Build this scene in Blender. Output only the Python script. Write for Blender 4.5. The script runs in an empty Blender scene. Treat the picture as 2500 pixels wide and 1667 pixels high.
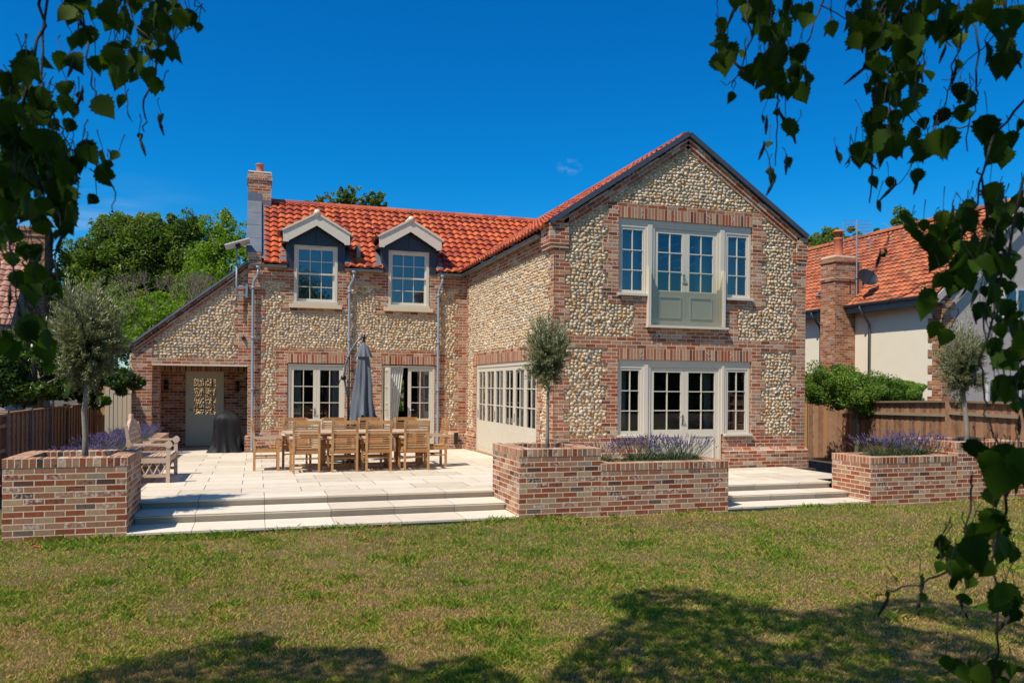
import bpy, math, random
import numpy as np
from mathutils import Vector, Matrix
random.seed(7); rng = np.random.default_rng(11)
R = math.radians
scene = bpy.context.scene
COL = scene.collection
# ------------------------------------------------------------------ camera
F, PHI, ROLL, Y0, CX, CY, CH = 1959.3251, .3087, .0083, 942.2416, -5.5285, -14.7011, 1.7712
c_, s_ = math.cos(PHI), math.sin(PHI)
RT = Vector((c_, -s_, 0)); FW = Vector((s_, c_, 0)); UP = Vector((0, 0, 1))
ex = RT*math.cos(ROLL) + UP*math.sin(ROLL); ey = -RT*math.sin(ROLL) + UP*math.cos(ROLL)
cam = bpy.data.cameras.new('camera'); cam_o = bpy.data.objects.new('camera', cam); COL.objects.link(cam_o)
M = Matrix.Identity(4)
for i in range(3):
    M[i][0] = ex[i]; M[i][1] = ey[i]; M[i][2] = -FW[i]
M.translation = Vector((CX, CY, CH))
cam_o.matrix_world = M
cam.sensor_width = 36; cam.lens = F/2500*36; cam.shift_y = (Y0-833.5)/2500
cam.clip_start = .05; cam.clip_end = 1500
cam.dof.use_dof = True; cam.dof.focus_distance = 18; cam.dof.aperture_fstop = 9
scene.camera = cam_o
def at(x, y, d):
    """world point seen at photo pixel (2500 wide) at forward distance d: used to measure places"""
    u, v = x-1250, y-Y0
    a = u*math.cos(ROLL)+v*math.sin(ROLL); b = -u*math.sin(ROLL)+v*math.cos(ROLL)
    return Vector((CX, CY, CH)) + RT*(a/F*d) + FW*d + UP*(-b/F*d)
# ------------------------------------------------------------------ light
SUN = Vector((.56, .32, -1)).normalized()
world = bpy.data.worlds.new('World'); scene.world = world; world.use_nodes = True
nt = world.node_tree; nt.nodes.clear()
sky = nt.nodes.new('ShaderNodeTexSky'); sky.sky_type = 'NISHITA'; sky.sun_disc = False
sky.sun_elevation = math.asin(-SUN.z); sky.sun_rotation = math.atan2(-SUN.x, -SUN.y) % (2*math.pi)
sky.air_density = 1.0; sky.dust_density = .15; sky.ozone_density = 3.5; sky.altitude = 300
hs = nt.nodes.new('ShaderNodeHueSaturation'); hs.inputs['Saturation'].default_value = 1.35
gm = nt.nodes.new('ShaderNodeGamma'); gm.inputs[1].default_value = 1.0
bg = nt.nodes.new('ShaderNodeBackground'); bg.inputs[1].default_value = .1
wo = nt.nodes.new('ShaderNodeOutputWorld')
def cloud_node(direction, spread, scale, stretch, thr, amount):
    """faint wisp of cirrus around one direction of the sky"""
    N_ = lambda t, **k: (lambda n: ([setattr(n, a, b) for a, b in k.items()], n)[1])(nt.nodes.new('ShaderNode'+t))
    tc = N_('TexCoord'); sb = N_('VectorMath', operation='SUBTRACT'); sb.inputs[1].default_value = direction; nt.links.new(tc.outputs['Generated'], sb.inputs[0])
    sc = N_('VectorMath', operation='MULTIPLY'); sc.inputs[1].default_value = spread; nt.links.new(sb.outputs[0], sc.inputs[0])
    ln = N_('VectorMath', operation='LENGTH'); nt.links.new(sc.outputs[0], ln.inputs[0])
    m1 = N_('MapRange', interpolation_type='SMOOTHSTEP'); m1.inputs[1].default_value = 1; m1.inputs[2].default_value = .1; nt.links.new(ln.outputs['Value'], m1.inputs[0])
    st = N_('VectorMath', operation='MULTIPLY'); st.inputs[1].default_value = stretch; nt.links.new(tc.outputs['Generated'], st.inputs[0])
    nz = N_('TexNoise'); nz.inputs['Scale'].default_value = scale; nz.inputs['Detail'].default_value = 5; nt.links.new(st.outputs[0], nz.inputs['Vector'])
    m2 = N_('MapRange'); m2.inputs[1].default_value = thr; m2.inputs[2].default_value = thr+.2; nt.links.new(nz.outputs[0], m2.inputs[0])
    mm = N_('Math', operation='MULTIPLY'); nt.links.new(m1.outputs[0], mm.inputs[0]); nt.links.new(m2.outputs[0], mm.inputs[1])
    m3 = N_('Math', operation='MULTIPLY'); m3.inputs[1].default_value = amount; nt.links.new(mm.outputs[0], m3.inputs[0]); return m3.outputs[0]
nt.links.new(sky.outputs[0], hs.inputs['Color']); mx = nt.nodes.new('ShaderNodeMix'); mx.data_type = 'RGBA'; mx.blend_type = 'MULTIPLY'; mx.inputs[0].default_value = 1; tcw = nt.nodes.new('ShaderNodeTexCoord'); dt = nt.nodes.new('ShaderNodeVectorMath'); dt.operation = 'DOT_PRODUCT'; dt.inputs[1].default_value = tuple(-SUN); nt.links.new(tcw.outputs['Generated'], dt.inputs[0]); mr_ = nt.nodes.new('ShaderNodeMapRange'); mr_.interpolation_type = 'SMOOTHSTEP'; mr_.inputs[1].default_value = .35; mr_.inputs[2].default_value = .95; nt.links.new(dt.outputs['Value'], mr_.inputs[0]); mc = nt.nodes.new('ShaderNodeMix'); mc.data_type = 'RGBA'; nt.links.new(mr_.outputs[0], mc.inputs[0]); mc.inputs[6].default_value = (.06, .93, 1.20, 1); mc.inputs[7].default_value = (3.2, 1.9, 1.35, 1); nt.links.new(mc.outputs[2], mx.inputs[7]); nt.links.new(hs.outputs[0], mx.inputs[6]);  # sky round the sun brightened and reddened, added to warm the shadows
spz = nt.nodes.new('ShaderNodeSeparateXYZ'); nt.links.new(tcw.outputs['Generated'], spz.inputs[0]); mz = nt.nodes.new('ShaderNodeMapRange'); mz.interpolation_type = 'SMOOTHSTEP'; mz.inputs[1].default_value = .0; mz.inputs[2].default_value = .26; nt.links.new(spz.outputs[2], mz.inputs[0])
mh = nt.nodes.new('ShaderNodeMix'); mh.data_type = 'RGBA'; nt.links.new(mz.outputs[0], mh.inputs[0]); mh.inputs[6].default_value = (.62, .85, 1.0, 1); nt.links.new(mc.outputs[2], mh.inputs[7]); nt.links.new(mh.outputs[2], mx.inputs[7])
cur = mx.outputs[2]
for (px_, py_, spr, scl, strch, thr, amt) in ((1390, 408, (55, 55, 85), 70, (1, 1, 1.3), .40, .26), (190, 640, (4, 4, 9), 9, (1, 1, 9), .42, .22)):
    dv = (at(px_, py_, 10)-Vector((CX, CY, CH))).normalized(); f_ = cloud_node(tuple(dv), spr, scl, strch, thr, amt)
    cm = nt.nodes.new('ShaderNodeMix'); cm.data_type = 'RGBA'; nt.links.new(f_, cm.inputs[0]); nt.links.new(cur, cm.inputs[6]); cm.inputs[7].default_value = (5.5, 6.2, 7.2, 1); cur = cm.outputs[2]
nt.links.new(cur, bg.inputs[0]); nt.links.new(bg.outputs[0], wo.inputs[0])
sl = bpy.data.lights.new('sun', 'SUN'); sl.energy = 4.9; sl.angle = R(.53); sl.color = (1, .92, .79)
so = bpy.data.objects.new('sun', sl); COL.objects.link(so); so.rotation_euler = SUN.to_track_quat('-Z', 'Y').to_euler()
vs = scene.view_settings; vs.view_transform = 'Standard'; vs.look = 'None'; vs.exposure = .22; vs.gamma = 1
scene.render.resolution_x, scene.render.resolution_y = 1024, 682
scene.cycles.max_bounces = 6; scene.cycles.transparent_max_bounces = 16
# ------------------------------------------------------------------ materials
class NB:
    """small node builder"""
    def __init__(s, name):
        s.m = bpy.data.materials.new(name); s.m.use_nodes = True; s.t = s.m.node_tree
        s.p = s.t.nodes['Principled BSDF']; s.out = s.t.nodes['Material Output']
    def n(s, typ, **kw):
        n = s.t.nodes.new('ShaderNode'+typ)
        for k, v in kw.items(): setattr(n, k, v)
        return n
    def l(s, a, b): s.t.links.new(a, b)
    def math(s, op, a, b=None, c=None):
        n = s.n('Math', operation=op)
        for i, v in enumerate((a, b, c)):
            if v is None: continue
            if isinstance(v, (int, float)): n.inputs[i].default_value = v
            else: s.l(v, n.inputs[i])
        return n.outputs[0]
    def mix(s, f, a, b, mode='MIX'):
        n = s.n('Mix', data_type='RGBA', blend_type=mode)
        for i, v in ((0, f), (6, a), (7, b)):
            if isinstance(v, (int, float)): n.inputs[i].default_value = v
            elif isinstance(v, tuple): n.inputs[i].default_value = (*v, 1)
            else: s.l(v, n.inputs[i])
        return n.outputs[2]
    def noise(s, scale, vec=None, detail=3, rough=.55):
        n = s.n('TexNoise'); n.inputs['Scale'].default_value = scale; n.inputs['Detail'].default_value = detail
        n.inputs['Roughness'].default_value = rough
        if vec is not None: s.l(vec, n.inputs['Vector'])
        return n.outputs[0]
    def ramp(s, f, stops, interp='LINEAR'):
        n = s.n('ValToRGB'); e = n.color_ramp.elements; n.color_ramp.interpolation = interp
        while len(e) > 1: e.remove(e[0])
        e[0].position = stops[0][0]; e[0].color = (*stops[0][1], 1)
        for p, c in stops[1:]:
            k = e.new(p); k.color = (*c, 1)
        s.l(f, n.inputs[0]); return n.outputs[0]
    def bump(s, h, strength=.4, dist=.01):
        n = s.n('Bump'); n.inputs['Strength'].default_value = strength; n.inputs['Distance'].default_value = dist
        s.l(h, n.inputs['Height']); s.l(n.outputs[0], s.p.inputs['Normal'])
    def fin(s, col=None, rough=.8, metal=0, spec=.5):
        if col is not None:
            if isinstance(col, tuple): s.p.inputs['Base Color'].default_value = (*col, 1)
            else: s.l(col, s.p.inputs['Base Color'])
        if isinstance(rough, (int, float)): s.p.inputs['Roughness'].default_value = rough
        else: s.l(rough, s.p.inputs['Roughness'])
        s.p.inputs['Metallic'].default_value = metal
        s.p.inputs['Specular IOR Level'].default_value = spec
        return s.m
def uvn(b): return b.n('TexCoord').outputs['UV']
def objn(b): return b.n('TexCoord').outputs['Object']

def plain(name, col, rough=.6, metal=0, var=.12, scale=6, bump=0, spec=.5):
    b = NB(name); o = objn(b); n = b.noise(scale, o, 4)
    f = b.math('MULTIPLY_ADD', n, var*2, 1-var)
    c = b.mix(1.0, col, (1, 1, 1), 'MULTIPLY'); 
    vm = b.n('VectorMath', operation='SCALE'); b.l(c, vm.inputs[0]); b.l(f, vm.inputs['Scale'])
    if bump: b.bump(b.noise(scale*8, o, 3), bump, .01)
    return b.fin(vm.outputs[0], rough, metal, spec)

BRICK = [(0, (.075, .05, .05)), (.05, (.24, .062, .035)), (.24, (.32, .088, .048)), (.38, (.30, .128, .078)),
         (.62, (.35, .17, .11)), (.82, (.39, .225, .145)), (.93, (.45, .30, .19)), (.97, (.44, .32, .25)), (1, (.12, .08, .075))]
MORTAR = (.70, .52, .34)
def cells(b, L, H, stag):
    uv = uvn(b); sp = b.n('SeparateXYZ'); b.l(uv, sp.inputs[0]); u, v = sp.outputs[0], sp.outputs[1]
    r = b.math('FLOOR', b.math('DIVIDE', v, H))
    off = b.math('MULTIPLY', b.math('FLOORED_MODULO', r, 2), stag)
    uu = b.math('ADD', b.math('DIVIDE', u, L), off)
    c = b.math('FLOOR', uu); fu = b.math('SUBTRACT', uu, c)
    fv = b.math('SUBTRACT', b.math('DIVIDE', v, H), r)
    du = b.math('MULTIPLY', b.math('MINIMUM', fu, b.math('SUBTRACT', 1, fu)), L)
    dv = b.math('MULTIPLY', b.math('MINIMUM', fv, b.math('SUBTRACT', 1, fv)), H)
    d = b.math('MINIMUM', du, dv)
    cb = b.n('CombineXYZ'); b.l(c, cb.inputs[0]); b.l(r, cb.inputs[1]); cb.inputs[2].default_value = L*7
    wn = b.n('TexWhiteNoise', noise_dimensions='3D'); b.l(cb.outputs[0], wn.inputs['Vector'])
    return uv, d, wn
def brick(name, L=.225, H=.075, stag=.5, mw=.0052, pal=BRICK, mortar=MORTAR, dull=1.0):
    b = NB(name); uv, d, wn = cells(b, L, H, stag)
    nz = b.noise(70, uv, 3); nb = b.noise(25, uv, 4)
    d2 = b.math('ADD', d, b.math('MULTIPLY', b.math('SUBTRACT', nz, .5), .005))
    mr = b.n('MapRange', interpolation_type='SMOOTHSTEP'); b.l(d2, mr.inputs[0])
    mr.inputs[1].default_value = mw-.0018; mr.inputs[2].default_value = mw+.0018
    col = b.ramp(wn.outputs[0], pal)
    # efflorescence and dark burns on some bricks
    sp = b.n('SeparateColor'); b.l(wn.outputs[1], sp.inputs[0])
    wmask = b.math('MULTIPLY', b.math('GREATER_THAN', sp.outputs[1], .86), b.math('MULTIPLY', b.math('SUBTRACT', nb, .46), 3.5))
    wmask = b.math('MINIMUM', b.math('MAXIMUM', wmask, 0), .8)
    col = b.mix(wmask, col, (.62, .56, .52))
    dm = b.math('MULTIPLY', b.math('GREATER_THAN', sp.outputs[2], .9), b.math('MULTIPLY', b.math('SUBTRACT', nb, .46), 6))
    col = b.mix(b.math('MINIMUM', b.math('MAXIMUM', dm, 0), .85), col, (.05, .045, .05))
    vm = b.n('VectorMath', operation='SCALE'); b.l(col, vm.inputs[0]); b.l(b.math('MULTIPLY_ADD', nb, .8, .6), vm.inputs['Scale'])
    mcol = b.mix(b.noise(9, uv, 2), tuple(x*.85 for x in mortar), tuple(min(x*1.12, 1) for x in mortar))
    big = b.math('MULTIPLY_ADD', b.noise(1.3, uv, 3), .5, .75*dull)
    c2 = b.mix(mr.outputs[0], mcol, vm.outputs[0])
    v2 = b.n('VectorMath', operation='SCALE'); b.l(c2, v2.inputs[0]); b.l(big, v2.inputs['Scale'])
    h = b.math('ADD', mr.outputs[0], b.math('MULTIPLY', nz, .5))
    b.bump(h, .7, .006)
    return b.fin(v2.outputs[0], .9, 0, .2)
def attr(b, name='Col'):
    a = b.n('Attribute'); a.attribute_name = name; sp = b.n('SeparateColor'); b.l(a.outputs[0], sp.inputs[0])
    return sp.outputs
def flint_mat():
    b = NB('flint_cobbles'); a = attr(b)
    col = b.ramp(a[0], [(0, (.20, .165, .14)), (.14, (.33, .275, .22)), (.35, (.47, .375, .27)), (.55, (.57, .45, .31)),
                        (.74, (.54, .39, .23)), (.88, (.48, .28, .12)), (.95, (.36, .18, .07)), (1, (.74, .63, .50))])
    o = objn(b); n = b.noise(38, o, 3)
    vm = b.n('VectorMath', operation='SCALE'); b.l(col, vm.inputs[0])
    b.l(b.math('MULTIPLY_ADD', n, .7, .68), vm.inputs['Scale']); b.bump(n, .3, .008)
    return b.fin(vm.outputs[0], .62, 0, .4)
def leafmat(name, stops, trans=.35, rough=.5, spec=.4):
    b = NB(name); a = attr(b)
    col = b.ramp(a[0], stops); b.fin(col, rough, 0, spec)
    tr = b.n('BsdfTranslucent'); tc = b.mix(1.0, col, (1.25, 1.35, .6), 'MULTIPLY'); b.l(tc, tr.inputs[0])
    ms = b.n('MixShader'); ms.inputs[0].default_value = trans
    b.l(b.p.outputs[0], ms.inputs[1]); b.l(tr.outputs[0], ms.inputs[2]); b.l(ms.outputs[0], b.out.inputs[0])
    return b.m
def glassmat(name, tint=(.55, .62, .62), base=.1, k=1.1):
    b = NB(name); fr = b.n('Fresnel'); fr.inputs[0].default_value = 1.5
    f = b.math('MINIMUM', b.math('MULTIPLY_ADD', fr.outputs[0], k, base), 1)
    g = b.n('BsdfGlossy'); g.inputs['Roughness'].default_value = .003; g.inputs[0].default_value = (.95, .98, 1, 1)
    t = b.n('BsdfTransparent'); t.inputs[0].default_value = (*tint, 1)
    ms = b.n('MixShader'); b.l(f, ms.inputs[0]); b.l(t.outputs[0], ms.inputs[1]); b.l(g.outputs[0], ms.inputs[2])
    # slight waviness of float glass
    bp = b.n('Bump'); bp.inputs['Strength'].default_value = .02; bp.inputs['Distance'].default_value = .02
    b.l(b.noise(1.6, objn(b), 1), bp.inputs['Height']); b.l(bp.outputs[0], g.inputs['Normal'])
    b.l(ms.outputs[0], b.out.inputs[0]); return b.m
def woodmat(name, cols, scale=14, sat=1):
    b = NB(name); o = objn(b); a = b.n('Mapping'); a.inputs['Scale'].default_value = (1, 1, 1); b.l(o, a.inputs[0])
    n1 = b.noise(scale, a.outputs[0], 5, .6)
    isl = b.n('NewGeometry'); rnd = isl.outputs['Random Per Island']
    f = b.math('ADD', b.math('MULTIPLY', n1, .6), b.math('MULTIPLY', rnd, .45))
    col = b.ramp(f, cols); b.bump(b.noise(scale*6, o, 3), .25, .004)
    return b.fin(col, .7, 0, .3)
def tilemat(name, pal, W, G, dirt=.3):
    b = NB(name); uv, d, wn = cells(b, W, G, 0)
    col = b.ramp(wn.outputs[0], pal); n = b.noise(14, uv, 4); n2 = b.noise(1.1, uv, 4)
    vm = b.n('VectorMath', operation='SCALE'); b.l(col, vm.inputs[0])
    b.l(b.math('MULTIPLY', b.math('MULTIPLY_ADD', n, .7, .65), b.math('MULTIPLY_ADD', n2, dirt*2.6, 1-dirt*1.3)), vm.inputs['Scale'])
    b.bump(n, .2, .01); return b.fin(vm.outputs[0], .55, 0, .4)
def slabmat(name, L, H, stag, cols, mw=.004, joint=(.16, .13, .10)):
    b = NB(name); uv, d, wn = cells(b, L, H, stag)
    n = b.noise(5, uv, 5); n2 = b.noise(60, uv, 3)
    f = b.math('ADD', b.math('MULTIPLY', wn.outputs[0], .45), b.math('MULTIPLY', n, .6))
    col = b.ramp(f, cols); mr = b.n('MapRange'); b.l(d, mr.inputs[0]); mr.inputs[1].default_value = mw-.0015; mr.inputs[2].default_value = mw+.0015
    st = b.math('MULTIPLY', b.math('MAXIMUM', b.math('SUBTRACT', b.noise(1.7, uv, 6, .7), .58), 0), 2.2)
    col = b.mix(b.math('MINIMUM', st, .4), col, (.38, .31, .23))
    c2 = b.mix(mr.outputs[0], joint, col)
    b.bump(b.math('ADD', mr.outputs[0], b.math('MULTIPLY', n2, .3)), .3, .004)
    return b.fin(c2, .8, 0, .3)

MT = {}
MT['brick'] = brick('brick')
MT['pbrick'] = brick('garden_brick', mw=.0068, mortar=(.66, .52, .34))
MT['soldier'] = brick('soldier_brick', .075, .24, 0)
MT['coping'] = brick('coping_brick', .0775, .1125, 0, .0065)
MT['verge'] = brick('verge_brick', .225, .075, .5, .004)
MT['nbrick'] = brick('old_brick', .225, .075, .5, .0055, [(0, (.16, .06, .04)), (.3, (.30, .10, .05)), (.6, (.36, .14, .07)), (.85, (.42, .22, .14)), (1, (.2, .1, .08))], (.50, .36, .2))
MT['flint'] = flint_mat()
MT['mortar'] = plain('lime_mortar', (.62, .43, .25), .95, 0, .2, 12, .5, .1)
MT['paint'] = plain('stone_coloured_paint', (.61, .545, .44), .45, 0, .04, 3)
MT['steel_cream'] = plain('painted_lintel', (.62, .55, .40), .5, 0, .05)
MT['stone'] = plain('cast_stone_sill', (.62, .50, .33), .85, 0, .1, 8, .2)
MT['glass'] = glassmat('window_glass')
MT['clear'] = glassmat('balustrade_glass', (.95, .97, .88), .0, .7)
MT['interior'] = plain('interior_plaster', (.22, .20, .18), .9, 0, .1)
MT['curtain'] = plain('curtain_linen', (.68, .66, .62), .95, 0, .08)
MT['blind'] = plain('roller_blind', (.35, .40, .42), .9, 0, .05)
MT['lead'] = plain('lead_sheet', (.17, .185, .21), .42, .35, .35, 3, .1)
MT['leadmid'] = plain('lead_capping', (.075, .08, .095), .4, .3, .25, 3, .1)
MT['leaddark'] = plain('new_lead_sheet', (.035, .042, .055), .4, .3, .2, 3, .05)
MT['zinc'] = plain('galvanised_steel', (.21, .26, .31), .45, .0, .10, 5)
MT['zincdark'] = plain('weathered_zinc', (.16, .175, .19), .4, .5, .15, 5)
MT['black'] = plain('black_metal', (.015, .015, .017), .45, .2, .1)
MT['blackpl'] = plain('black_plastic', (.02, .022, .025), .35, 0, .1)
MT['silver'] = plain('satin_steel', (.5, .5, .5), .25, 1, .05)
MT['white'] = plain('white_plastic', (.5, .5, .52), .4, 0, .04)
TP = [(0, (.24, .045, .025)), (.3, (.38, .07, .028)), (.6, (.46, .095, .03)), (.85, (.54, .13, .04)), (1, (.32, .065, .035))]
MT['tile'] = tilemat('new_pantiles', TP, .215, .27, .15)
MT['ridge'] = tilemat('ridge_tiles', TP, .45, 3, .15)
MT['tileold'] = tilemat('old_pantiles', [(0, (.20, .06, .03)), (.4, (.38, .10, .04)), (.8, (.46, .14, .05)), (1, (.26, .12, .07))], .21, .235, .3)
MT['tilepink'] = tilemat('pink_pantiles', [(0, (.26, .11, .08)), (.5, (.36, .17, .12)), (1, (.42, .22, .16))], .25, .3, .3)
MT['pot'] = plain('terracotta', (.42, .12, .055), .7, 0, .12)
MT['paving'] = slabmat('sandstone_paving', .9, .6, .37, [(.15, (.47, .39, .295)), (.5, (.60, .515, .405)), (.85, (.67, .595, .48))], .0062)
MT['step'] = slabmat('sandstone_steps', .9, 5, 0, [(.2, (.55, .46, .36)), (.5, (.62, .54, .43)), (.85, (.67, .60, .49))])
MT['teak'] = woodmat('teak', [(.15, (.30, .13, .045)), (.45, (.42, .20, .075)), (.7, (.50, .29, .13)), (1, (.55, .38, .22))])
MT['teakgrey'] = woodmat('weathered_teak', [(.15, (.38, .24, .155)), (.5, (.52, .37, .26)), (1, (.64, .50, .385))])
MT['fence'] = woodmat('fence_timber', [(.2, (.13, .065, .035)), (.42, (.26, .135, .075)), (.62, (.36, .21, .125)), (.8, (.44, .19, .08))], 7)
MT['fencegrey'] = woodmat('weathered_fence', [(.1, (.16, .11, .07)), (.5, (.27, .20, .13)), (1, (.36, .28, .20))], 5)
MT['postnew'] = woodmat('fence_post_timber', [(.1, (.36, .19, .06)), (.6, (.45, .25, .09)), (1, (.5, .3, .13))], 5)
MT['canvas'] = plain('grey_canvas', (.115, .13, .155), .9, 0, .1, 4, .15)
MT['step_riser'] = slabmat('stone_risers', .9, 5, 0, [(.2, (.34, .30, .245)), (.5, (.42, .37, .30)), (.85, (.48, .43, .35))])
MT['cover'] = plain('black_nylon', (.010, .010, .012), .6, 0, .3, 5, .5, .25)
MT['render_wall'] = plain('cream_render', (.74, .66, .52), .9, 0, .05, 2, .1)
MT['render_shade'] = plain('shade_toned_render', (.42, .36, .33), .9, 0, .05, 2, .1)  # gable end's shade put into the colour, darker than the cream wall
MT['fascia'] = plain('grey_fascia', (.12, .14, .15), .5, 0, .05)
MT['bark'] = plain('olive_bark', (.24, .20, .16), .9, 0, .3, 20, .6)
MT['birchbark'] = plain('birch_twig_bark', (.018, .012, .010), .7, 0, .2, 30, .3)
MT['soil'] = plain('bark_mulch', (.075, .05, .033), .95, 0, .4, 30, .8)
MT['timber_sill'] = plain('oak_threshold', (.36, .17, .07), .6, 0, .1, 8)
# ------------------------------------------------------------------ geometry helpers
class MB:
    def __init__(s): s.v = []; s.f = []; s.uv = []; s.mi = []
    def face(s, pts, uvs=None, mi=0):
        i = len(s.v); s.v += [tuple(p) for p in pts]; s.f.append(tuple(range(i, i+len(pts))))
        s.uv += uvs if uvs else [(0., 0.)]*len(pts); s.mi.append(mi)
    def box(s, x0, x1, y0, y1, z0, z1, mi=0, T=None, skip=''):
        P = lambda x, y, z: T @ Vector((x, y, z)) if T else Vector((x, y, z))
        def q(a, uv, m=mi): s.face([P(*p) for p in a], uv, m)
        if 'f' not in skip: q([(x0,y0,z0),(x1,y0,z0),(x1,y0,z1),(x0,y0,z1)], [(x0,z0),(x1,z0),(x1,z1),(x0,z1)])
        if 'b' not in skip: q([(x1,y1,z0),(x0,y1,z0),(x0,y1,z1),(x1,y1,z1)], [(x1,z0),(x0,z0),(x0,z1),(x1,z1)])
        if 'l' not in skip: q([(x0,y1,z0),(x0,y0,z0),(x0,y0,z1),(x0,y1,z1)], [(y1,z0),(y0,z0),(y0,z1),(y1,z1)])
        if 'r' not in skip: q([(x1,y0,z0),(x1,y1,z0),(x1,y1,z1),(x1,y0,z1)], [(y0,z0),(y1,z0),(y1,z1),(y0,z1)])
        if 't' not in skip: q([(x0,y0,z1),(x1,y0,z1),(x1,y1,z1),(x0,y1,z1)], [(x0,y0),(x1,y0),(x1,y1),(x0,y1)])
        if 'd' not in skip: q([(x0,y1,z0),(x1,y1,z0),(x1,y0,z0),(x0,y0,z0)], [(x0,y1),(x1,y1),(x1,y0),(x0,y0)])
        return s
    def prism(s, poly, y0, y1, mi=0, T=None, axis='y'):
        """poly in (x,z), extruded along y (or axis x: poly in (y,z))"""
        def P(a, b, w):
            p = Vector((a, w, b)) if axis == 'y' else Vector((w, a, b)) if axis == 'x' else Vector((a, b, w))
            return T @ p if T else p
        n = len(poly)
        s.face([P(a, b, y0) for a, b in poly], [(a, b) for a, b in poly], mi)
        s.face([P(a, b, y1) for a, b in reversed(poly)], [(a, b) for a, b in reversed(poly)], mi)
        d = 0
        for i in range(n):
            a, b = poly[i], poly[(i+1) % n]; L = math.dist(a, b)
            s.face([P(*b, y0), P(*a, y0), P(*a, y1), P(*b, y1)], [(d+L, y0), (d, y0), (d, y1), (d+L, y1)], mi); d += L
        return s
    def tube(s, pts, r, n=8, cap=True, mi=0):
        pts = [Vector(p) for p in pts]; rs = r if isinstance(r, (list, tuple)) else [r]*len(pts); rings = []
        up = None
        for i, p in enumerate(pts):
            d = (pts[min(i+1, len(pts)-1)]-pts[max(i-1, 0)]).normalized()
            if up is None:
                up = Vector((0, 0, 1)) if abs(d.z) < .9 else Vector((1, 0, 0))
            a = d.cross(up).normalized(); bb = a.cross(d).normalized(); up = bb
            rings.append([p+(a*math.cos(t)+bb*math.sin(t))*rs[i] for t in [2*math.pi*k/n for k in range(n)]])
        b0 = len(s.v)
        for rg in rings: s.v += [tuple(q) for q in rg]
        for i in range(len(rings)-1):
            for k in range(n):
                k2 = (k+1) % n
                s.f.append((b0+i*n+k, b0+i*n+k2, b0+(i+1)*n+k2, b0+(i+1)*n+k)); s.uv += [(0., 0.)]*4; s.mi.append(mi)
        if cap:
            s.f.append(tuple(b0+k for k in reversed(range(n)))); s.uv += [(0., 0.)]*n; s.mi.append(mi)
            e = b0+(len(rings)-1)*n; s.f.append(tuple(e+k for k in range(n))); s.uv += [(0., 0.)]*n; s.mi.append(mi)
        return s
    def lathe(s, prof, c=(0, 0, 0), n=24, fold=None, mi=0):
        b0 = len(s.v); c = Vector(c)
        for j, (r, z) in enumerate(prof):
            for k in range(n):
                t = 2*math.pi*k/n; rr = r*(fold(t, j, z) if fold else 1)
                s.v.append(tuple(c+Vector((rr*math.cos(t), rr*math.sin(t), z))))
        for j in range(len(prof)-1):
            for k in range(n):
                k2 = (k+1) % n
                s.f.append((b0+j*n+k, b0+j*n+k2, b0+(j+1)*n+k2, b0+(j+1)*n+k)); s.uv += [(0., 0.)]*4; s.mi.append(mi)
        return s
    def build(s, name, mats, parent=None, smooth=False, T=None, merge=False):
        me = bpy.data.meshes.new(name); me.from_pydata(s.v, [], s.f)
        mats = mats if isinstance(mats, (list, tuple)) else [mats]
        for m in mats: me.materials.append(MT[m] if isinstance(m, str) else m)
        uvl = me.uv_layers.new(name='UVMap'); uvl.data.foreach_set('uv', np.array(s.uv, dtype=np.float32).ravel())
        if len(mats) > 1: me.polygons.foreach_set('material_index', s.mi)
        if smooth: me.polygons.foreach_set('use_smooth', [True]*len(me.polygons))
        o = bpy.data.objects.new(name, me); COL.objects.link(o)
        if T: o.matrix_world = T
        if parent: o.parent = parent
        return o
def npmesh(name, V, Fc, mat, parent=None, col=None, smooth=False):
    """fast mesh from arrays; Fc is (n,k); col is per-vertex value 0..1"""
    me = bpy.data.meshes.new(name); n, k = Fc.shape
    me.vertices.add(len(V)); me.vertices.foreach_set('co', V.astype(np.float32).ravel())
    me.loops.add(n*k); me.loops.foreach_set('vertex_index', Fc.astype(np.int32).ravel())
    me.polygons.add(n); me.polygons.foreach_set('loop_start', np.arange(0, n*k, k, dtype=np.int32))
    me.polygons.foreach_set('loop_total', np.full(n, k, dtype=np.int32))
    if smooth: me.polygons.foreach_set('use_smooth', np.ones(n, dtype=bool))
    me.update(calc_edges=True)
    if col is not None:
        a = me.attributes.new('Col', 'FLOAT_COLOR', 'POINT')
        c = np.ones((len(V), 4), dtype=np.float32); c[:, 0] = col; c[:, 1] = col; c[:, 2] = col
        a.data.foreach_set('color', c.ravel())
    me.materials.append(MT[mat] if isinstance(mat, str) else mat)
    o = bpy.data.objects.new(name, me); COL.objects.link(o)
    if parent: o.parent = parent
    return o
def empty(name, loc=(0, 0, 0), rz=0, label=None, cat=None, group=None, kind=None):
    o = bpy.data.objects.new(name, None); COL.objects.link(o); o.location = loc; o.rotation_euler.z = rz
    o.empty_display_size = .2
    return tag(o, label, cat, group, kind)
def tag(o, label=None, cat=None, group=None, kind=None):
    if label: o['label'] = label
    if cat: o['category'] = cat
    if group: o['group'] = group
    if kind: o['kind'] = kind
    return o
def copy_tree(o, parent=None):
    c = o.copy(); COL.objects.link(c); c.parent = parent
    for ch in list(o.children): copy_tree(ch, c)
    return c
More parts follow.
